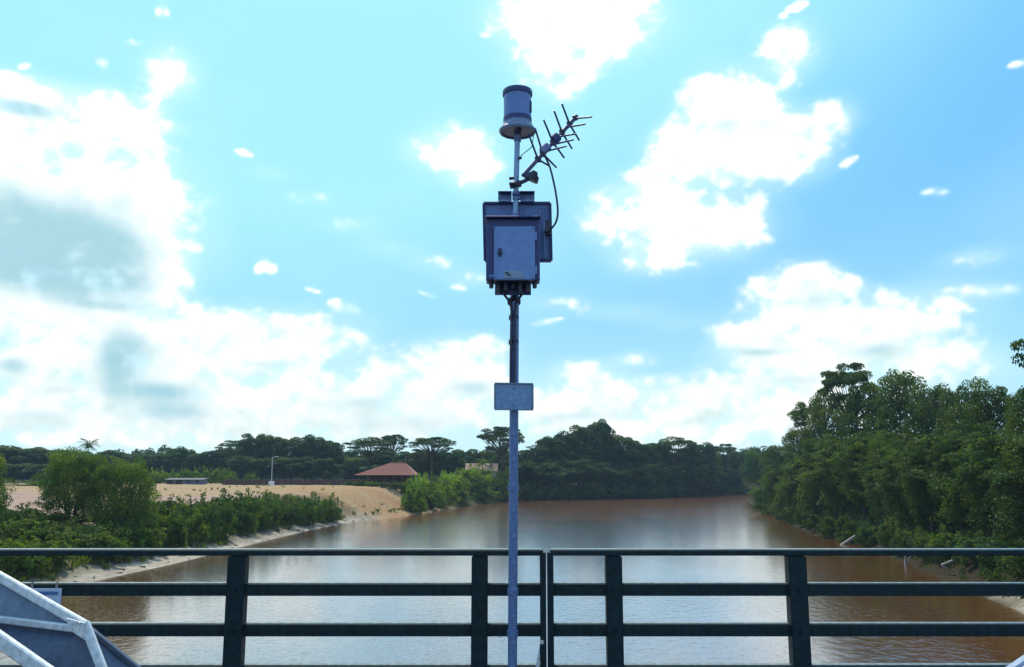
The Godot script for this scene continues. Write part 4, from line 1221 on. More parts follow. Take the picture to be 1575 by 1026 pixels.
var plant_rows := [
	["forest_tree", "broadleaf", 1, 84.3, -300.0, 17.35, 13.7, 6, "first tall tree on the wooded bank's skyline, counting from the river bend", "tree", "tall trees on the wooded bank"],
	["forest_tree", "broadleaf", 2, 73.6, -240.0, 16.92, 12.4, 2, "second tall tree on the wooded bank's skyline, counting from the river bend", "tree", "tall trees on the wooded bank"],
	["forest_tree", "broadleaf", 0, 67.3, -205.0, 20.01, 10.6, 6, "third tall tree on the wooded bank's skyline, counting from the river bend", "tree", "tall trees on the wooded bank"],
	["forest_tree", "umbrella", 0, 60.9, -180.0, 23.90, 8.2, 4, "fourth tall tree on the wooded bank's skyline, counting from the river bend", "tree", "tall trees on the wooded bank"],
	["forest_tree", "broadleaf", 0, 61.2, -170.0, 25.37, 10.1, 0, "fifth tall tree on the wooded bank's skyline, counting from the river bend", "tree", "tall trees on the wooded bank"],
	["forest_tree", "umbrella", 1, 55.0, -142.0, 27.08, 11.0, 0, "sixth tall tree on the wooded bank's skyline, counting from the river bend", "tree", "tall trees on the wooded bank"],
	["forest_tree", "broadleaf", 0, 56.3, -138.0, 23.12, 11.2, 4, "seventh tall tree on the wooded bank's skyline, counting from the river bend", "tree", "tall trees on the wooded bank"],
	["forest_tree", "broadleaf", 2, 58.9, -132.0, 24.90, 10.2, 4, "eighth tall tree on the wooded bank's skyline, counting from the river bend", "tree", "tall trees on the wooded bank"],
	["forest_tree", "broadleaf", 2, 58.8, -122.0, 21.67, 8.1, 0, "ninth tall tree on the wooded bank's skyline, counting from the river bend", "tree", "tall trees on the wooded bank"],
	["forest_tree", "broadleaf", 0, 55.9, -108.0, 20.62, 7.6, 0, "tenth tall tree on the wooded bank's skyline, counting from the river bend", "tree", "tall trees on the wooded bank"],
	["forest_tree", "broadleaf", 1, 53.9, -98.0, 19.92, 7.6, 0, "eleventh tall tree on the wooded bank's skyline, counting from the river bend", "tree", "tall trees on the wooded bank"],
	["forest_tree", "broadleaf", 0, 52.8, -88.0, 18.01, 7.8, 2, "twelfth tall tree on the wooded bank's skyline, counting from the river bend", "tree", "tall trees on the wooded bank"],
	["forest_tree", "broadleaf", 0, 53.9, -80.0, 19.00, 8.9, 4, "thirteenth tall tree on the wooded bank's skyline, counting from the river bend", "tree", "tall trees on the wooded bank"],
	["forest_tree", "broadleaf", 0, 53.4, -70.0, 18.82, 8.8, 0, "fourteenth tall tree on the wooded bank's skyline, counting from the river bend", "tree", "tall trees on the wooded bank"],
	["forest_tree", "umbrella", 2, 51.5, -78.0, 23.24, 11.0, 1, "tallest tree whose bough enters the sky above the wooded bank", "tree", "tall trees on the wooded bank"],
	["creeper_tree", "vined", 1, 59.7, -205.0, 7.95, 12.4, 6, "first creeper hung tree over the water on the wooded bank, from the bend", "tree", "creeper hung trees on the wooded bank"],
	["creeper_tree", "vined", 0, 55.3, -178.0, 12.00, 11.8, 0, "second creeper hung tree over the water on the wooded bank, from the bend", "tree", "creeper hung trees on the wooded bank"],
	["creeper_tree", "vined", 0, 53.2, -160.0, 13.46, 11.5, 0, "third creeper hung tree over the water on the wooded bank, from the bend", "tree", "creeper hung trees on the wooded bank"],
	["creeper_tree", "vined", 0, 53.2, -150.0, 14.28, 12.3, 0, "fourth creeper hung tree over the water on the wooded bank, from the bend", "tree", "creeper hung trees on the wooded bank"],
	["creeper_tree", "vined", 0, 51.7, -136.0, 15.80, 13.8, 0, "fifth creeper hung tree over the water on the wooded bank, from the bend", "tree", "creeper hung trees on the wooded bank"],
	["creeper_tree", "vined", 1, 51.0, -124.0, 17.04, 15.0, 2, "sixth creeper hung tree over the water on the wooded bank, from the bend", "tree", "creeper hung trees on the wooded bank"],
	["creeper_tree", "vined", 2, 49.0, -113.0, 12.15, 10.1, 0, "seventh creeper hung tree over the water on the wooded bank, from the bend", "tree", "creeper hung trees on the wooded bank"],
	["creeper_tree", "vined", 0, 47.6, -104.0, 13.59, 11.6, 0, "eighth creeper hung tree over the water on the wooded bank, from the bend", "tree", "creeper hung trees on the wooded bank"],
	["creeper_tree", "vined", 1, 48.4, -99.0, 14.69, 12.7, 0, "ninth creeper hung tree over the water on the wooded bank, from the bend", "tree", "creeper hung trees on the wooded bank"],
	["creeper_tree", "vined", 0, 47.3, -90.0, 13.83, 11.8, 2, "tenth creeper hung tree over the water on the wooded bank, from the bend", "tree", "creeper hung trees on the wooded bank"],
	["creeper_tree", "vined", 1, 45.3, -80.0, 13.71, 11.7, 2, "eleventh creeper hung tree over the water on the wooded bank, from the bend", "tree", "creeper hung trees on the wooded bank"],
	["creeper_tree", "vined", 0, 44.0, -72.0, 13.67, 11.7, 0, "twelfth creeper hung tree over the water on the wooded bank, from the bend", "tree", "creeper hung trees on the wooded bank"],
	["creeper_tree", "vined", 0, 41.8, -62.0, 12.56, 10.6, 2, "thirteenth creeper hung tree over the water on the wooded bank, from the bend", "tree", "creeper hung trees on the wooded bank"],
	["creeper_tree", "vined", 1, 40.0, -52.0, 12.37, 10.4, 2, "fourteenth creeper hung tree over the water on the wooded bank, from the bend", "tree", "creeper hung trees on the wooded bank"],
	["understorey_tree", "broadleaf", 2, 63.0, -212.0, 9.46, 7.8, 4, "first understorey tree amid the creepers of the wooded bank, from the bend", "tree", "understorey trees of the wooded bank"],
	["understorey_tree", "feathery", 0, 53.7, -166.0, 10.58, 7.4, 0, "second understorey tree amid the creepers of the wooded bank, from the bend", "tree", "understorey trees of the wooded bank"],
	["understorey_tree", "broadleaf", 2, 54.0, -156.0, 15.42, 8.1, 2, "third understorey tree amid the creepers of the wooded bank, from the bend", "tree", "understorey trees of the wooded bank"],
	["understorey_tree", "umbrella", 2, 51.9, -140.0, 14.76, 6.6, 4, "fourth understorey tree amid the creepers of the wooded bank, from the bend", "tree", "understorey trees of the wooded bank"],
	["understorey_tree", "broadleaf", 2, 50.1, -126.0, 14.55, 7.5, 0, "fifth understorey tree amid the creepers of the wooded bank, from the bend", "tree", "understorey trees of the wooded bank"],
	["understorey_tree", "feathery", 1, 49.2, -116.0, 14.46, 6.2, 4, "sixth understorey tree amid the creepers of the wooded bank, from the bend", "tree", "understorey trees of the wooded bank"],
	["understorey_tree", "palm", 0, 47.5, -106.0, 11.95, 4.7, 4, "seventh understorey tree amid the creepers of the wooded bank, from the bend", "tree", "understorey trees of the wooded bank"],
	["understorey_tree", "broadleaf", 1, 46.3, -98.0, 13.03, 6.1, 2, "eighth understorey tree amid the creepers of the wooded bank, from the bend", "tree", "understorey trees of the wooded bank"],
	["understorey_tree", "umbrella", 1, 46.6, -92.0, 13.06, 5.4, 0, "ninth understorey tree amid the creepers of the wooded bank, from the bend", "tree", "understorey trees of the wooded bank"],
	["understorey_tree", "broadleaf", 1, 44.6, -82.0, 12.13, 5.5, 4, "tenth understorey tree amid the creepers of the wooded bank, from the bend", "tree", "understorey trees of the wooded bank"],
	["understorey_tree", "feathery", 1, 43.3, -74.0, 12.04, 5.5, 0, "eleventh understorey tree amid the creepers of the wooded bank, from the bend", "tree", "understorey trees of the wooded bank"],
	["shore_shrub", "bush", 1, 61.0, -215.0, 2.75, 6.4, 2, "first dark shrub overhanging the brown water below the wooded bank, from the bend", "shrub", "shrubs along the wooded bank's waterline"],
	["shore_shrub", "bush", 3, 56.2, -189.0, 2.96, 6.3, 4, "second dark shrub overhanging the brown water below the wooded bank, from the bend", "shrub", "shrubs along the wooded bank's waterline"],
	["shore_shrub", "bush", 0, 51.7, -165.0, 3.73, 6.1, 0, "third dark shrub overhanging the brown water below the wooded bank, from the bend", "shrub", "shrubs along the wooded bank's waterline"],
	["shore_shrub", "bush", 0, 48.7, -147.0, 3.88, 6.0, 2, "fourth dark shrub overhanging the brown water below the wooded bank, from the bend", "shrub", "shrubs along the wooded bank's waterline"],
	["shore_shrub", "bush", 3, 46.9, -135.0, 3.71, 5.5, 2, "fifth dark shrub overhanging the brown water below the wooded bank, from the bend", "shrub", "shrubs along the wooded bank's waterline"],
	["shore_shrub", "bush", 3, 45.6, -125.0, 4.11, 5.5, 0, "sixth dark shrub overhanging the brown water below the wooded bank, from the bend", "shrub", "shrubs along the wooded bank's waterline"],
	["shore_shrub", "bush", 3, 44.8, -117.0, 3.75, 5.2, 2, "seventh dark shrub overhanging the brown water below the wooded bank, from the bend", "shrub", "shrubs along the wooded bank's waterline"],
	["shore_shrub", "bush", 0, 44.8, -111.0, 3.70, 4.9, 6, "eighth dark shrub overhanging the brown water below the wooded bank, from the bend", "shrub", "shrubs along the wooded bank's waterline"],
	["shore_shrub", "bush", 0, 44.5, -105.0, 4.28, 5.1, 4, "ninth dark shrub overhanging the brown water below the wooded bank, from the bend", "shrub", "shrubs along the wooded bank's waterline"],
	["shore_shrub", "bush", 1, 42.4, -95.0, 4.19, 4.6, 0, "tenth dark shrub overhanging the brown water below the wooded bank, from the bend", "shrub", "shrubs along the wooded bank's waterline"],
	["shore_shrub", "bush", 1, 40.9, -87.0, 4.09, 4.5, 0, "eleventh dark shrub overhanging the brown water below the wooded bank, from the bend", "shrub", "shrubs along the wooded bank's waterline"],
	["shore_shrub", "bush", 2, 41.0, -83.0, 4.32, 4.5, 4, "twelfth dark shrub overhanging the brown water below the wooded bank, from the bend", "shrub", "shrubs along the wooded bank's waterline"],
	["shore_shrub", "bush", 2, 40.1, -77.0, 4.33, 4.6, 6, "thirteenth dark shrub overhanging the brown water below the wooded bank, from the bend", "shrub", "shrubs along the wooded bank's waterline"],
	["shore_shrub", "bush", 2, 40.0, -73.0, 4.26, 4.5, 6, "fourteenth dark shrub overhanging the brown water below the wooded bank, from the bend", "shrub", "shrubs along the wooded bank's waterline"],
	["shore_shrub", "bush", 0, 38.8, -67.0, 4.26, 4.5, 4, "fifteenth dark shrub overhanging the brown water below the wooded bank, from the bend", "shrub", "shrubs along the wooded bank's waterline"],
	["shore_shrub", "bush", 2, 36.5, -59.0, 4.45, 4.4, 6, "sixteenth dark shrub overhanging the brown water below the wooded bank, from the bend", "shrub", "shrubs along the wooded bank's waterline"],
	["shore_shrub", "bush", 0, 34.4, -51.0, 4.52, 4.5, 2, "seventeenth dark shrub overhanging the brown water below the wooded bank, from the bend", "shrub", "shrubs along the wooded bank's waterline"],
	["bank_thicket", "bush", 0, 57.9, -190.0, 7.34, 8.4, 4, "first leafy thicket halfway up the wooded bank, counting from the river bend", "thicket", "thickets on the wooded bank"],
	["bank_thicket", "bush", 2, 54.6, -160.0, 8.18, 8.3, 0, "second leafy thicket halfway up the wooded bank, counting from the river bend", "thicket", "thickets on the wooded bank"],
	["bank_thicket", "bush", 2, 53.0, -140.0, 8.80, 8.3, 6, "third leafy thicket halfway up the wooded bank, counting from the river bend", "thicket", "thickets on the wooded bank"],
	["bank_thicket", "bush", 2, 52.3, -126.0, 8.36, 7.5, 0, "fourth leafy thicket halfway up the wooded bank, counting from the river bend", "thicket", "thickets on the wooded bank"],
	["bank_thicket", "bush", 0, 50.7, -112.0, 8.02, 7.0, 2, "fifth leafy thicket halfway up the wooded bank, counting from the river bend", "thicket", "thickets on the wooded bank"],
	["bank_thicket", "bush", 2, 50.5, -104.0, 8.47, 6.9, 2, "sixth leafy thicket halfway up the wooded bank, counting from the river bend", "thicket", "thickets on the wooded bank"],
	["bank_thicket", "bush", 1, 48.8, -94.0, 8.04, 6.6, 2, "seventh leafy thicket halfway up the wooded bank, counting from the river bend", "thicket", "thickets on the wooded bank"],
	["bank_thicket", "bush", 1, 47.8, -86.0, 7.94, 6.4, 0, "eighth leafy thicket halfway up the wooded bank, counting from the river bend", "thicket", "thickets on the wooded bank"],
	["bank_thicket", "bush", 3, 46.2, -78.0, 7.75, 6.3, 2, "ninth leafy thicket halfway up the wooded bank, counting from the river bend", "thicket", "thickets on the wooded bank"],
	["bank_thicket", "bush", 0, 43.8, -68.0, 7.91, 6.0, 0, "tenth leafy thicket halfway up the wooded bank, counting from the river bend", "thicket", "thickets on the wooded bank"],
	["bend_tree", "umbrella", 0, 8.9, -312.0, 19.07, 10.6, 1, "first dark tree on the skyline of the bend's far bank, counting from the pole", "tree", "skyline trees of the far bank"],
	["bend_tree", "far_broadleaf", 3, 13.7, -318.0, 22.55, 14.1, 1, "second dark tree on the skyline of the bend's far bank, counting from the pole", "tree", "skyline trees of the far bank"],
	["bend_tree", "far_broadleaf", 0, 20.1, -322.0, 24.63, 15.7, 1, "third dark tree on the skyline of the bend's far bank, counting from the pole", "tree", "skyline trees of the far bank"],
	["bend_tree", "far_broadleaf", 1, 27.6, -326.0, 27.24, 16.9, 1, "fourth dark tree on the skyline of the bend's far bank, counting from the pole", "tree", "skyline trees of the far bank"],
	["bend_tree", "far_broadleaf", 2, 33.7, -330.0, 29.43, 12.7, 1, "fifth dark tree on the skyline of the bend's far bank, counting from the pole", "tree", "skyline trees of the far bank"],
	["bend_tree", "far_broadleaf", 2, 40.8, -330.0, 23.55, 18.0, 1, "sixth dark tree on the skyline of the bend's far bank, counting from the pole", "tree", "skyline trees of the far bank"],
	["bend_tree", "far_broadleaf", 3, 48.7, -334.0, 20.76, 16.3, 1, "seventh dark tree on the skyline of the bend's far bank, counting from the pole", "tree", "skyline trees of the far bank"],
	["bend_tree", "far_broadleaf", 3, 56.4, -340.0, 21.48, 16.6, 1, "eighth dark tree on the skyline of the bend's far bank, counting from the pole", "tree", "skyline trees of the far bank"],
	["bend_tree", "umbrella", 0, 65.3, -345.0, 23.44, 18.9, 1, "ninth dark tree on the skyline of the bend's far bank, counting from the pole", "tree", "skyline trees of the far bank"],
	["bend_tree", "far_broadleaf", 0, 70.9, -350.0, 20.29, 15.5, 1, "tenth dark tree on the skyline of the bend's far bank, counting from the pole", "tree", "skyline trees of the far bank"],
	["bend_tree", "far_broadleaf", 0, 78.8, -360.0, 21.94, 16.0, 1, "eleventh dark tree on the skyline of the bend's far bank, counting from the pole", "tree", "skyline trees of the far bank"],
	["bend_tree", "umbrella", 1, 92.2, -380.0, 21.82, 14.6, 1, "twelfth dark tree on the skyline of the bend's far bank, counting from the pole", "tree", "skyline trees of the far bank"],
	["bend_tree", "far_broadleaf", 2, 104.1, -400.0, 19.55, 15.4, 1, "thirteenth dark tree on the skyline of the bend's far bank, counting from the pole", "tree", "skyline trees of the far bank"],
	["bend_tree", "umbrella", 0, 117.6, -430.0, 21.61, 17.8, 1, "fourteenth dark tree on the skyline of the bend's far bank, counting from the pole", "tree", "skyline trees of the far bank"],
	["waterside_tree", "vined", 2, 5.5, -306.0, 13.92, 19.0, 1, "first dense dark tree at the far bank's waterline, counting from the pole", "tree", "waterline trees of the far bank"],
	["waterside_tree", "vined", 0, 11.4, -306.0, 13.92, 19.0, 1, "second dense dark tree at the far bank's waterline, counting from the pole", "tree", "waterline trees of the far bank"],
	["waterside_tree", "vined", 2, 17.4, -308.1, 11.25, 19.1, 1, "third dense dark tree at the far bank's waterline, counting from the pole", "tree", "waterline trees of the far bank"],
	["waterside_tree", "vined", 1, 23.6, -311.9, 15.39, 19.4, 1, "fourth dense dark tree at the far bank's waterline, counting from the pole", "tree", "waterline trees of the far bank"],
	["waterside_tree", "vined", 1, 30.0, -315.7, 14.08, 19.6, 1, "fifth dense dark tree at the far bank's waterline, counting from the pole", "tree", "waterline trees of the far bank"],
	["waterside_tree", "vined", 2, 36.4, -319.5, 11.33, 19.8, 1, "sixth dense dark tree at the far bank's waterline, counting from the pole", "tree", "waterline trees of the far bank"],
	["waterside_tree", "vined", 2, 43.1, -323.3, 12.78, 20.1, 1, "seventh dense dark tree at the far bank's waterline, counting from the pole", "tree", "waterline trees of the far bank"],
	["waterside_tree", "vined", 1, 49.9, -327.1, 14.26, 20.3, 1, "eighth dense dark tree at the far bank's waterline, counting from the pole", "tree", "waterline trees of the far bank"],
	["waterside_tree", "vined", 1, 58.1, -338.6, 15.94, 21.0, 1, "ninth dense dark tree at the far bank's waterline, counting from the pole", "tree", "waterline trees of the far bank"],
	["waterside_tree", "vined", 1, 67.3, -352.4, 11.57, 21.9, 1, "tenth dense dark tree at the far bank's waterline, counting from the pole", "tree", "waterline trees of the far bank"],
	["waterside_tree", "vined", 1, 76.9, -366.2, 13.28, 22.7, 1, "eleventh dense dark tree at the far bank's waterline, counting from the pole", "tree", "waterline trees of the far bank"],
	["waterside_tree", "vined", 1, 87.1, -380.0, 15.12, 23.6, 1, "twelfth dense dark tree at the far bank's waterline, counting from the pole", "tree", "waterline trees of the far bank"],
	["waterside_tree", "vined", 1, 97.9, -393.8, 11.88, 24.4, 1, "thirteenth dense dark tree at the far bank's waterline, counting from the pole", "tree", "waterline trees of the far bank"],
	["far_shrub", "bush", 2, 6.1, -299.5, 6.82, 10.6, 1, "first low dark shrub at the foot of the far bank, counting from the pole", "shrub", "shrubs at the foot of the far bank"],
	["far_shrub", "bush", 0, 11.4, -299.5, 6.82, 10.6, 1, "second low dark shrub at the foot of the far bank, counting from the pole", "shrub", "shrubs at the foot of the far bank"],
	["far_shrub", "bush", 2, 16.8, -301.4, 5.93, 10.7, 1, "third low dark shrub at the foot of the far bank, counting from the pole", "shrub", "shrubs at the foot of the far bank"],
	["far_shrub", "bush", 0, 22.4, -304.9, 5.00, 10.8, 1, "fourth low dark shrub at the foot of the far bank, counting from the pole", "shrub", "shrubs at the foot of the far bank"],
	["far_shrub", "bush", 2, 28.1, -308.4, 6.75, 10.9, 1, "fifth low dark shrub at the foot of the far bank, counting from the pole", "shrub", "shrubs at the foot of the far bank"],
	["far_shrub", "bush", 2, 34.0, -312.0, 4.91, 11.1, 1, "sixth low dark shrub at the foot of the far bank, counting from the pole", "shrub", "shrubs at the foot of the far bank"],
	["far_shrub", "bush", 2, 40.0, -315.5, 5.78, 11.2, 1, "seventh low dark shrub at the foot of the far bank, counting from the pole", "shrub", "shrubs at the foot of the far bank"],
	["far_shrub", "bush", 3, 46.1, -319.0, 5.75, 11.3, 1, "eighth low dark shrub at the foot of the far bank, counting from the pole", "shrub", "shrubs at the foot of the far bank"],
	["far_shrub", "bush", 2, 52.7, -325.2, 6.63, 11.5, 1, "ninth low dark shrub at the foot of the far bank, counting from the pole", "shrub", "shrubs at the foot of the far bank"],
	["far_shrub", "bush", 2, 60.8, -338.0, 6.54, 12.0, 1, "tenth low dark shrub at the foot of the far bank, counting from the pole", "shrub", "shrubs at the foot of the far bank"],
	["far_shrub", "bush", 2, 69.3, -350.7, 5.42, 12.4, 1, "eleventh low dark shrub at the foot of the far bank, counting from the pole", "shrub", "shrubs at the foot of the far bank"],
	["far_shrub", "bush", 1, 78.2, -363.4, 5.29, 12.9, 1, "twelfth low dark shrub at the foot of the far bank, counting from the pole", "shrub", "shrubs at the foot of the far bank"],
	["far_shrub", "bush", 0, 87.6, -376.2, 4.07, 13.3, 1, "thirteenth low dark shrub at the foot of the far bank, counting from the pole", "shrub", "shrubs at the foot of the far bank"],
	["far_shrub", "bush", 3, 97.5, -388.9, 3.90, 13.8, 1, "fourteenth low dark shrub at the foot of the far bank, counting from the pole", "shrub", "shrubs at the foot of the far bank"],
	["wood_tree", "far_broadleaf", 2, -184.4, -300.0, 18.68, 22.2, 1, "first dark tree in the wood behind the sand field, counting from its far end", "tree", "trees of the wood behind the sand field"],
	["wood_tree", "far_broadleaf", 2, -174.0, -300.0, 18.68, 20.0, 1, "second dark tree in the wood behind the sand field, counting from its far end", "tree", "trees of the wood behind the sand field"],
	["wood_tree", "far_broadleaf", 2, -167.4, -305.0, 18.17, 18.0, 1, "third dark tree in the wood behind the sand field, counting from its far end", "tree", "trees of the wood behind the sand field"],
	["wood_tree", "far_broadleaf", 3, -166.2, -320.0, 17.91, 18.9, 1, "fourth dark tree in the wood behind the sand field, counting from its far end", "tree", "trees of the wood behind the sand field"],
	["wood_tree", "far_broadleaf", 2, -150.5, -330.0, 17.70, 19.5, 1, "fifth dark tree in the wood behind the sand field, counting from its far end", "tree", "trees of the wood behind the sand field"],
	["wood_tree", "far_broadleaf", 2, -144.5, -340.0, 16.72, 17.6, 1, "sixth dark tree in the wood behind the sand field, counting from its far end", "tree", "trees of the wood behind the sand field"],
	["wood_tree", "far_broadleaf", 2, -136.4, -345.0, 17.09, 15.3, 1, "seventh dark tree in the wood behind the sand field, counting from its far end", "tree", "trees of the wood behind the sand field"],
	["wood_tree", "far_broadleaf", 2, -130.6, -350.0, 19.26, 14.5, 1, "eighth dark tree in the wood behind the sand field, counting from its far end", "tree", "trees of the wood behind the sand field"],
	["wood_tree", "far_broadleaf", 2, -122.7, -345.0, 17.34, 12.7, 1, "ninth dark tree in the wood behind the sand field, counting from its far end", "tree", "trees of the wood behind the sand field"],
	["wood_tree", "far_broadleaf", 3, -115.0, -345.0, 18.61, 14.3, 1, "tenth dark tree in the wood behind the sand field, counting from its far end", "tree", "trees of the wood behind the sand field"],
	["wood_tree", "umbrella", 1, -105.3, -335.0, 21.54, 17.3, 1, "eleventh dark tree in the wood behind the sand field, counting from its far end", "tree", "trees of the wood behind the sand field"],
	["wood_tree", "far_broadleaf", 1, -97.3, -330.0, 24.04, 14.6, 1, "twelfth dark tree in the wood behind the sand field, counting from its far end", "tree", "trees of the wood behind the sand field"],
	["wood_tree", "far_broadleaf", 3, -91.9, -335.0, 23.77, 14.9, 1, "thirteenth dark tree in the wood behind the sand field, counting from its far end", "tree", "trees of the wood behind the sand field"],
	["wood_tree", "far_broadleaf", 2, -82.7, -330.0, 22.57, 16.1, 1, "fourteenth dark tree in the wood behind the sand field, counting from its far end", "tree", "trees of the wood behind the sand field"],
	["wood_tree", "far_broadleaf", 2, -73.8, -325.0, 23.33, 14.9, 1, "fifteenth dark tree in the wood behind the sand field, counting from its far end", "tree", "trees of the wood behind the sand field"],
	["wood_tree", "far_broadleaf", 1, -67.1, -325.0, 21.17, 13.0, 1, "sixteenth dark tree in the wood behind the sand field, counting from its far end", "tree", "trees of the wood behind the sand field"],
	["wood_tree", "far_broadleaf", 1, -164.3, -290.0, 12.39, 17.1, 1, "first tree in the nearer shaded row of the wood behind the sand field", "tree", "nearer row of the wood behind the field"],
	["wood_tree", "far_broadleaf", 1, -153.6, -290.0, 11.97, 17.1, 1, "second tree in the nearer shaded row of the wood behind the sand field", "tree", "nearer row of the wood behind the field"],
	["wood_tree", "far_broadleaf", 2, -97.6, -318.0, 15.52, 14.1, 1, "third tree in the nearer shaded row of the wood behind the sand field", "tree", "nearer row of the wood behind the field"],
	["wood_tree", "far_broadleaf", 3, -89.5, -316.0, 14.55, 14.0, 1, "fourth tree in the nearer shaded row of the wood behind the sand field", "tree", "nearer row of the wood behind the field"],
	["wood_tree", "far_broadleaf", 2, -81.5, -314.0, 14.97, 13.9, 1, "fifth tree in the nearer shaded row of the wood behind the sand field", "tree", "nearer row of the wood behind the field"],
	["wood_tree", "far_broadleaf", 0, -73.6, -312.0, 14.94, 13.8, 1, "sixth tree in the nearer shaded row of the wood behind the sand field", "tree", "nearer row of the wood behind the field"],
	["wood_tree", "far_broadleaf", 3, -65.8, -310.0, 14.44, 12.8, 1, "seventh tree in the nearer shaded row of the wood behind the sand field", "tree", "nearer row of the wood behind the field"],
	["flat_topped_tree", "umbrella", 0, -49.1, -300.0, 21.34, 19.1, 1, "wide flat topped tree above the red roof's outer end", "tree", "flat topped trees on the skyline"],
	["flat_topped_tree", "umbrella", 2, -42.2, -310.0, 22.67, 11.5, 1, "narrow flat topped tree above the red roof's ridge", "tree", "flat topped trees on the skyline"],
	["flat_topped_tree", "umbrella", 2, -27.4, -300.0, 21.34, 16.9, 1, "lone low flat topped tree between red roof and metal pole", "tree", "flat topped trees on the skyline"],
	["flat_topped_tree", "umbrella", 2, -3.6, -292.0, 24.47, 16.8, 1, "tall airy flat topped tree right behind the metal pole", "tree", "flat topped trees on the skyline"],
	["backdrop_tree", "far_broadleaf", 2, -58.4, -330.0, 15.28, 13.7, 4, "first rounded tree behind the two houses, counting from the sand field", "tree", "rounded trees behind the houses"],
	["backdrop_tree", "far_broadleaf", 2, -47.4, -325.0, 17.57, 18.3, 6, "second rounded tree behind the two houses, counting from the sand field", "tree", "rounded trees behind the houses"],
	["backdrop_tree", "far_broadleaf", 1, -37.2, -320.0, 16.97, 14.2, 0, "third rounded tree behind the two houses, counting from the sand field", "tree", "rounded trees behind the houses"],
	["backdrop_tree", "far_broadleaf", 3, -30.3, -310.0, 17.18, 16.0, 0, "fourth rounded tree behind the two houses, counting from the sand field", "tree", "rounded trees behind the houses"],
	["backdrop_tree", "far_broadleaf", 1, -22.0, -305.0, 17.05, 12.6, 6, "fifth rounded tree behind the two houses, counting from the sand field", "tree", "rounded trees behind the houses"],
	["backdrop_tree", "far_broadleaf", 1, -17.0, -322.0, 17.97, 14.3, 0, "sixth rounded tree behind the two houses, counting from the sand field", "tree", "rounded trees behind the houses"],
	["backdrop_tree", "far_broadleaf", 3, -10.3, -322.0, 17.49, 11.9, 0, "seventh rounded tree behind the two houses, counting from the sand field", "tree", "rounded trees behind the houses"],
	["backdrop_tree", "far_broadleaf", 1, -2.9, -318.0, 16.92, 13.2, 0, "eighth rounded tree behind the two houses, counting from the sand field", "tree", "rounded trees behind the houses"],
	["backdrop_tree", "far_broadleaf", 1, 2.9, -316.0, 17.34, 11.7, 0, "ninth rounded tree behind the two houses, counting from the sand field", "tree", "rounded trees behind the houses"],
	["palm_tree", "palm", 0, -113.7, -235.0, 18.49, 5.9, 1, "feathery palm showing above the big soft riverbank tree", "palm", ""],
	["palm_tree", "palm", 0, -9.4, -281.0, 13.93, 6.2, 3, "bright palm among the yellow green plants before the gabled house", "palm", ""],
	["field_edge_shrub", "bush", 1, -116.3, -215.0, 7.43, 9.5, 3, "first bright green shrub along the field's far edge, from its far end", "shrub", "bright shrubs at the field's far edge"],
	["field_edge_shrub", "bush", 3, -109.9, -215.0, 7.12, 7.9, 2, "second bright green shrub along the field's far edge, from its far end", "shrub", "bright shrubs at the field's far edge"],
	["field_edge_shrub", "bush", 1, -105.5, -262.0, 11.30, 6.6, 5, "third bright green shrub along the field's far edge, from its far end", "shrub", "bright shrubs at the field's far edge"],
	["field_edge_shrub", "bush", 0, -99.0, -258.0, 10.88, 6.1, 5, "fourth bright green shrub along the field's far edge, from its far end", "shrub", "bright shrubs at the field's far edge"],
	["field_edge_shrub", "bush", 3, -94.4, -260.0, 11.28, 6.9, 5, "fifth bright green shrub along the field's far edge, from its far end", "shrub", "bright shrubs at the field's far edge"],
	["field_edge_shrub", "bush", 3, -89.7, -262.0, 11.68, 7.0, 5, "sixth bright green shrub along the field's far edge, from its far end", "shrub", "bright shrubs at the field's far edge"],
	["field_edge_shrub", "bush", 2, -83.3, -258.0, 10.88, 6.1, 3, "seventh bright green shrub along the field's far edge, from its far end", "shrub", "bright shrubs at the field's far edge"],
	["field_edge_shrub", "bush", 3, -73.7, -250.0, 9.73, 4.8, 3, "eighth bright green shrub along the field's far edge, from its far end", "shrub", "bright shrubs at the field's far edge"],
	["yard_shrub", "bush", 0, -40.0, -219.0, 7.40, 3.9, 2, "first low shrub before the red roofed house, counting from the boundary wall", "shrub", "shrubs before the red roofed house"],
	["yard_shrub", "bush", 1, -36.9, -216.0, 7.58, 4.2, 0, "second low shrub before the red roofed house, counting from the boundary wall", "shrub", "shrubs before the red roofed house"],
	["yard_shrub", "bush", 1, -33.9, -213.0, 7.45, 3.5, 3, "third low shrub before the red roofed house, counting from the boundary wall", "shrub", "shrubs before the red roofed house"],
	["yard_shrub", "bush", 2, -31.1, -211.0, 7.31, 3.7, 2, "fourth low shrub before the red roofed house, counting from the boundary wall", "shrub", "shrubs before the red roofed house"],
	["yard_shrub", "bush", 0, -27.7, -211.0, 7.46, 4.1, 0, "fifth low shrub before the red roofed house, counting from the boundary wall", "shrub", "shrubs before the red roofed house"],
	["yard_shrub", "bush", 2, -25.0, -212.0, 8.07, 4.4, 3, "sixth low shrub before the red roofed house, counting from the boundary wall", "shrub", "shrubs before the red roofed house"],
	["bright_shrub", "bush", 3, -22.2, -198.7, 7.84, 5.9, 5, "first yellow green shrub on the point below the gabled house, from the house", "shrub", "yellow green shrubs on the point"],
	["bright_shrub", "bush", 2, -21.7, -199.6, 4.65, 5.5, 3, "second yellow green shrub on the point below the gabled house, from the house", "shrub", "yellow green shrubs on the point"],
	["bright_shrub", "bush", 3, -21.4, -216.8, 9.63, 9.2, 5, "third yellow green shrub on the point below the gabled house, from the house", "shrub", "yellow green shrubs on the point"],
	["bright_shrub", "bush", 0, -19.6, -212.0, 5.91, 8.6, 3, "fourth yellow green shrub on the point below the gabled house, from the house", "shrub", "yellow green shrubs on the point"],
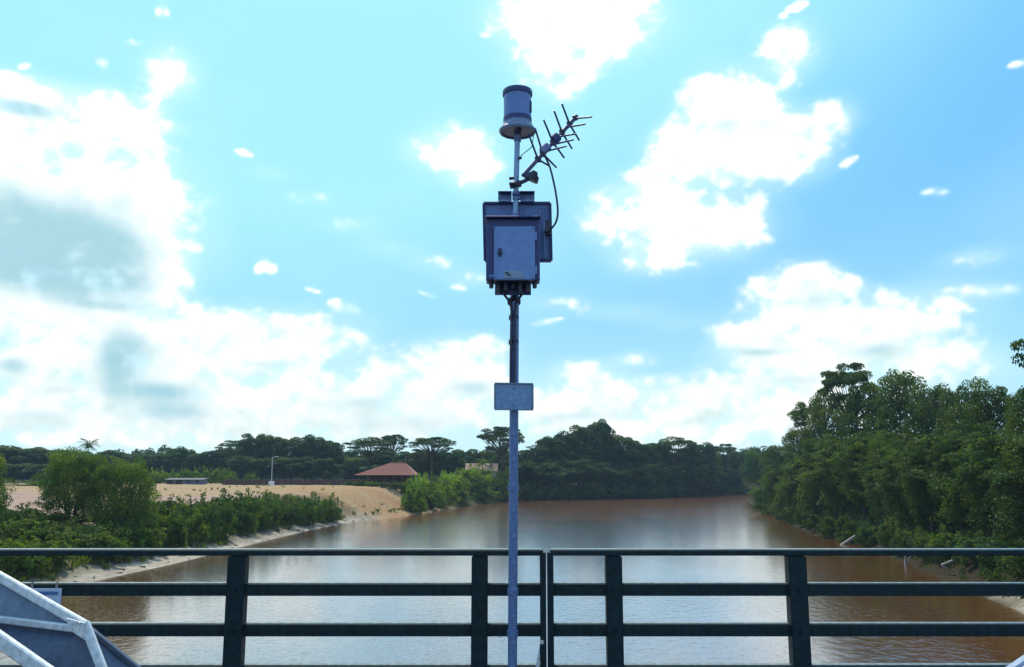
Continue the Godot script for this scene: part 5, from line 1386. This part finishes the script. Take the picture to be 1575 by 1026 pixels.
	["bright_shrub", "bush", 2, -18.4, -223.2, 8.02, 9.9, 5, "fifth yellow green shrub on the point below the gabled house, from the house", "shrub", "yellow green shrubs on the point"],
	["bright_shrub", "bush", 0, -17.9, -248.0, 10.45, 9.2, 5, "sixth yellow green shrub on the point below the gabled house, from the house", "shrub", "yellow green shrubs on the point"],
	["bright_shrub", "bush", 2, -16.0, -248.0, 8.64, 10.5, 5, "seventh yellow green shrub on the point below the gabled house, from the house", "shrub", "yellow green shrubs on the point"],
	["bright_shrub", "bush", 0, -14.6, -242.9, 5.82, 10.8, 3, "eighth yellow green shrub on the point below the gabled house, from the house", "shrub", "yellow green shrubs on the point"],
	["bright_shrub", "bush", 2, -13.7, -266.1, 12.11, 8.8, 5, "ninth yellow green shrub on the point below the gabled house, from the house", "shrub", "yellow green shrubs on the point"],
	["bright_shrub", "bush", 2, -12.5, -267.4, 10.56, 10.9, 5, "tenth yellow green shrub on the point below the gabled house, from the house", "shrub", "yellow green shrubs on the point"],
	["bright_shrub", "bush", 2, -9.7, -266.2, 5.90, 11.8, 3, "eleventh yellow green shrub on the point below the gabled house, from the house", "shrub", "yellow green shrubs on the point"],
	["bright_shrub", "bush", 2, -9.4, -279.4, 12.27, 10.3, 5, "twelfth yellow green shrub on the point below the gabled house, from the house", "shrub", "yellow green shrubs on the point"],
	["bright_shrub", "bush", 1, -7.5, -285.7, 9.42, 12.1, 5, "thirteenth yellow green shrub on the point below the gabled house, from the house", "shrub", "yellow green shrubs on the point"],
	["bright_shrub", "bush", 3, -5.5, -291.9, 12.41, 10.8, 3, "fourteenth yellow green shrub on the point below the gabled house, from the house", "shrub", "yellow green shrubs on the point"],
	["bright_shrub", "bush", 3, -4.1, -287.9, 6.48, 11.7, 5, "fifteenth yellow green shrub on the point below the gabled house, from the house", "shrub", "yellow green shrubs on the point"],
	["bright_shrub", "bush", 2, -3.0, -302.6, 10.77, 11.2, 3, "sixteenth yellow green shrub on the point below the gabled house, from the house", "shrub", "yellow green shrubs on the point"],
	["bright_shrub", "bush", 3, 1.9, -299.8, 5.94, 10.0, 3, "seventeenth yellow green shrub on the point below the gabled house, from the house", "shrub", "yellow green shrubs on the point"],
	["banana_plant", "plantain", 0, -21.7, -210.2, 9.61, 5.3, 4, "first banana plant among the yellow green shrubs on the point", "banana plant", "banana plants on the point"],
	["banana_plant", "plantain", 0, -17.1, -238.0, 10.04, 6.3, 4, "second banana plant among the yellow green shrubs on the point", "banana plant", "banana plants on the point"],
	["banana_plant", "plantain", 0, -11.7, -265.3, 11.33, 7.1, 4, "third banana plant among the yellow green shrubs on the point", "banana plant", "banana plants on the point"],
	["banana_plant", "plantain", 0, -5.9, -288.5, 9.00, 6.8, 4, "fourth banana plant among the yellow green shrubs on the point", "banana plant", "banana plants on the point"],
	["soft_tree", "feathery", 0, -45.8, -92.0, 11.83, 7.6, 7, "big soft leaved riverbank tree under the palm, taller of two", "tree", "soft leaved trees on the near bank"],
	["soft_tree", "feathery", 0, -40.6, -92.0, 10.89, 7.9, 7, "big soft leaved riverbank tree nearer the sand field, rounder of two", "tree", "soft leaved trees on the near bank"],
	["soft_tree", "feathery", 0, -48.9, -80.0, 11.23, 7.1, 7, "soft leaved tree overhanging the near bank outside the truss", "tree", "soft leaved trees on the near bank"],
	["bank_shrub", "bush", 3, -43.8, -70.0, 6.87, 6.8, 0, "first ragged shrub on the near bank's slope, counting from the truss", "shrub", "shrubs on the near bank's slope"],
	["bank_shrub", "bush", 1, -44.1, -74.0, 5.68, 5.9, 2, "second leafy shrub on the near bank's slope, counting from the truss", "shrub", "shrubs on the near bank's slope"],
	["bank_shrub", "bush", 3, -48.8, -84.0, 6.32, 5.2, 4, "third ragged shrub on the near bank's slope, counting from the truss", "shrub", "shrubs on the near bank's slope"],
	["bank_shrub", "bush", 1, -39.9, -70.0, 5.05, 5.0, 3, "fourth spreading shrub on the near bank's slope, counting from the truss", "shrub", "shrubs on the near bank's slope"],
	["bank_shrub", "bush", 3, -51.5, -92.0, 6.19, 6.5, 2, "fifth spreading shrub on the near bank's slope, counting from the truss", "shrub", "shrubs on the near bank's slope"],
	["bank_shrub", "bush", 1, -39.9, -72.0, 3.91, 5.1, 3, "sixth spreading shrub on the near bank's slope, counting from the truss", "shrub", "shrubs on the near bank's slope"],
	["bank_shrub", "bush", 2, -44.2, -80.0, 5.64, 5.0, 4, "seventh dense shrub on the near bank's slope, counting from the truss", "shrub", "shrubs on the near bank's slope"],
	["bank_shrub", "bush", 2, -43.0, -80.0, 4.83, 6.4, 3, "eighth ragged shrub on the near bank's slope, counting from the truss", "shrub", "shrubs on the near bank's slope"],
	["bank_shrub", "bush", 2, -41.9, -80.0, 4.83, 4.3, 0, "ninth spreading shrub on the near bank's slope, counting from the truss", "shrub", "shrubs on the near bank's slope"],
	["bank_shrub", "bush", 2, -39.5, -76.0, 4.06, 4.7, 3, "tenth ragged shrub on the near bank's slope, counting from the truss", "shrub", "shrubs on the near bank's slope"],
	["bank_shrub", "bush", 0, -46.0, -90.0, 5.48, 6.1, 3, "eleventh rounded shrub on the near bank's slope, counting from the truss", "shrub", "shrubs on the near bank's slope"],
	["bank_shrub", "bush", 3, -42.0, -84.0, 4.62, 4.5, 4, "twelfth leafy shrub on the near bank's slope, counting from the truss", "shrub", "shrubs on the near bank's slope"],
	["bank_shrub", "bush", 0, -38.9, -82.0, 3.79, 4.4, 2, "thirteenth rounded shrub on the near bank's slope, counting from the truss", "shrub", "shrubs on the near bank's slope"],
	["bank_shrub", "bush", 0, -39.6, -84.0, 4.26, 6.7, 3, "fourteenth rounded shrub on the near bank's slope, counting from the truss", "shrub", "shrubs on the near bank's slope"],
	["bank_shrub", "bush", 2, -40.5, -86.0, 5.01, 4.6, 4, "fifteenth spreading shrub on the near bank's slope, counting from the truss", "shrub", "shrubs on the near bank's slope"],
	["bank_shrub", "bush", 0, -46.0, -100.0, 5.52, 6.2, 3, "sixteenth rounded shrub on the near bank's slope, counting from the truss", "shrub", "shrubs on the near bank's slope"],
	["bank_shrub", "bush", 2, -38.6, -86.0, 3.66, 4.3, 3, "seventeenth rounded shrub on the near bank's slope, counting from the truss", "shrub", "shrubs on the near bank's slope"],
	["bank_shrub", "bush", 2, -40.9, -92.0, 5.27, 4.6, 2, "eighteenth rounded shrub on the near bank's slope, counting from the truss", "shrub", "shrubs on the near bank's slope"],
	["bank_shrub", "bush", 3, -38.7, -88.0, 4.92, 4.7, 4, "nineteenth spreading shrub on the near bank's slope, counting from the truss", "shrub", "shrubs on the near bank's slope"],
	["bank_shrub", "bush", 0, -38.6, -90.0, 3.92, 4.8, 4, "twentieth dense shrub on the near bank's slope, counting from the truss", "shrub", "shrubs on the near bank's slope"],
	["bank_shrub", "bush", 2, -39.0, -92.0, 4.47, 6.2, 3, "twenty-first leafy shrub on the near bank's slope, counting from the truss", "shrub", "shrubs on the near bank's slope"],
	["bank_shrub", "bush", 2, -44.8, -106.0, 5.61, 6.6, 4, "twenty-second ragged shrub on the near bank's slope, counting from the truss", "shrub", "shrubs on the near bank's slope"],
	["bank_shrub", "bush", 0, -38.4, -94.0, 5.25, 4.7, 2, "twenty-third dense shrub on the near bank's slope, counting from the truss", "shrub", "shrubs on the near bank's slope"],
	["bank_shrub", "bush", 2, -42.9, -108.0, 6.64, 6.1, 2, "twenty-fourth spreading shrub on the near bank's slope, counting from the truss", "shrub", "shrubs on the near bank's slope"],
	["bank_shrub", "bush", 0, -38.4, -98.0, 6.15, 5.2, 3, "twenty-fifth dense shrub on the near bank's slope, counting from the truss", "shrub", "shrubs on the near bank's slope"],
	["bank_shrub", "bush", 3, -38.3, -98.0, 4.88, 4.9, 2, "twenty-sixth leafy shrub on the near bank's slope, counting from the truss", "shrub", "shrubs on the near bank's slope"],
	["bank_shrub", "bush", 1, -41.1, -112.0, 6.56, 6.0, 4, "twenty-seventh leafy shrub on the near bank's slope, counting from the truss", "shrub", "shrubs on the near bank's slope"],
	["bank_shrub", "bush", 3, -38.1, -104.0, 5.38, 5.2, 3, "twenty-eighth leafy shrub on the near bank's slope, counting from the truss", "shrub", "shrubs on the near bank's slope"],
	["bank_shrub", "bush", 3, -38.0, -108.0, 6.33, 5.2, 4, "twenty-ninth dense shrub on the near bank's slope, counting from the truss", "shrub", "shrubs on the near bank's slope"],
	["bank_shrub", "bush", 3, -38.0, -112.0, 6.72, 5.6, 3, "thirtieth spreading shrub on the near bank's slope, counting from the truss", "shrub", "shrubs on the near bank's slope"],
	["bank_shrub", "bush", 3, -38.0, -112.0, 5.42, 5.6, 2, "thirty-first rounded shrub on the near bank's slope, counting from the truss", "shrub", "shrubs on the near bank's slope"],
	["bank_shrub", "bush", 0, -39.6, -124.0, 7.01, 6.6, 2, "thirty-second leafy shrub on the near bank's slope, counting from the truss", "shrub", "shrubs on the near bank's slope"],
	["bank_shrub", "bush", 2, -37.7, -120.0, 5.34, 5.3, 4, "thirty-third spreading shrub on the near bank's slope, counting from the truss", "shrub", "shrubs on the near bank's slope"],
	["bank_shrub", "bush", 1, -37.9, -122.0, 7.05, 6.1, 2, "thirty-fourth spreading shrub on the near bank's slope, counting from the truss", "shrub", "shrubs on the near bank's slope"],
	["bank_shrub", "bush", 3, -37.7, -122.0, 6.52, 5.6, 3, "thirty-fifth rounded shrub on the near bank's slope, counting from the truss", "shrub", "shrubs on the near bank's slope"],
	["bank_shrub", "bush", 1, -37.4, -128.0, 5.28, 5.2, 4, "thirty-sixth ragged shrub on the near bank's slope, counting from the truss", "shrub", "shrubs on the near bank's slope"],
	["bank_shrub", "bush", 0, -37.9, -132.0, 7.08, 7.0, 4, "thirty-seventh spreading shrub on the near bank's slope, counting from the truss", "shrub", "shrubs on the near bank's slope"],
	["bank_shrub", "bush", 2, -37.4, -134.0, 6.47, 5.7, 3, "thirty-eighth leafy shrub on the near bank's slope, counting from the truss", "shrub", "shrubs on the near bank's slope"],
	["bank_shrub", "bush", 0, -35.2, -140.0, 5.95, 5.5, 0, "thirty-ninth leafy shrub on the near bank's slope, counting from the truss", "shrub", "shrubs on the near bank's slope"],
	["bank_shrub", "bush", 0, -34.8, -146.0, 5.82, 5.7, 3, "fortieth ragged shrub on the near bank's slope, counting from the truss", "shrub", "shrubs on the near bank's slope"],
	["bank_shrub", "bush", 0, -34.7, -146.0, 5.18, 5.2, 3, "forty-first spreading shrub on the near bank's slope, counting from the truss", "shrub", "shrubs on the near bank's slope"],
	["bank_shrub", "bush", 1, -34.7, -150.0, 6.16, 6.7, 0, "forty-second leafy shrub on the near bank's slope, counting from the truss", "shrub", "shrubs on the near bank's slope"],
	["bank_shrub", "bush", 1, -33.6, -156.0, 5.15, 5.3, 0, "forty-third dense shrub on the near bank's slope, counting from the truss", "shrub", "shrubs on the near bank's slope"],
	["bank_shrub", "bush", 1, -33.5, -160.0, 5.74, 6.2, 3, "forty-fourth ragged shrub on the near bank's slope, counting from the truss", "shrub", "shrubs on the near bank's slope"],
	["bank_shrub", "bush", 1, -32.6, -160.0, 4.12, 3.7, 4, "forty-fifth rounded shrub on the near bank's slope, counting from the truss", "shrub", "shrubs on the near bank's slope"],
]
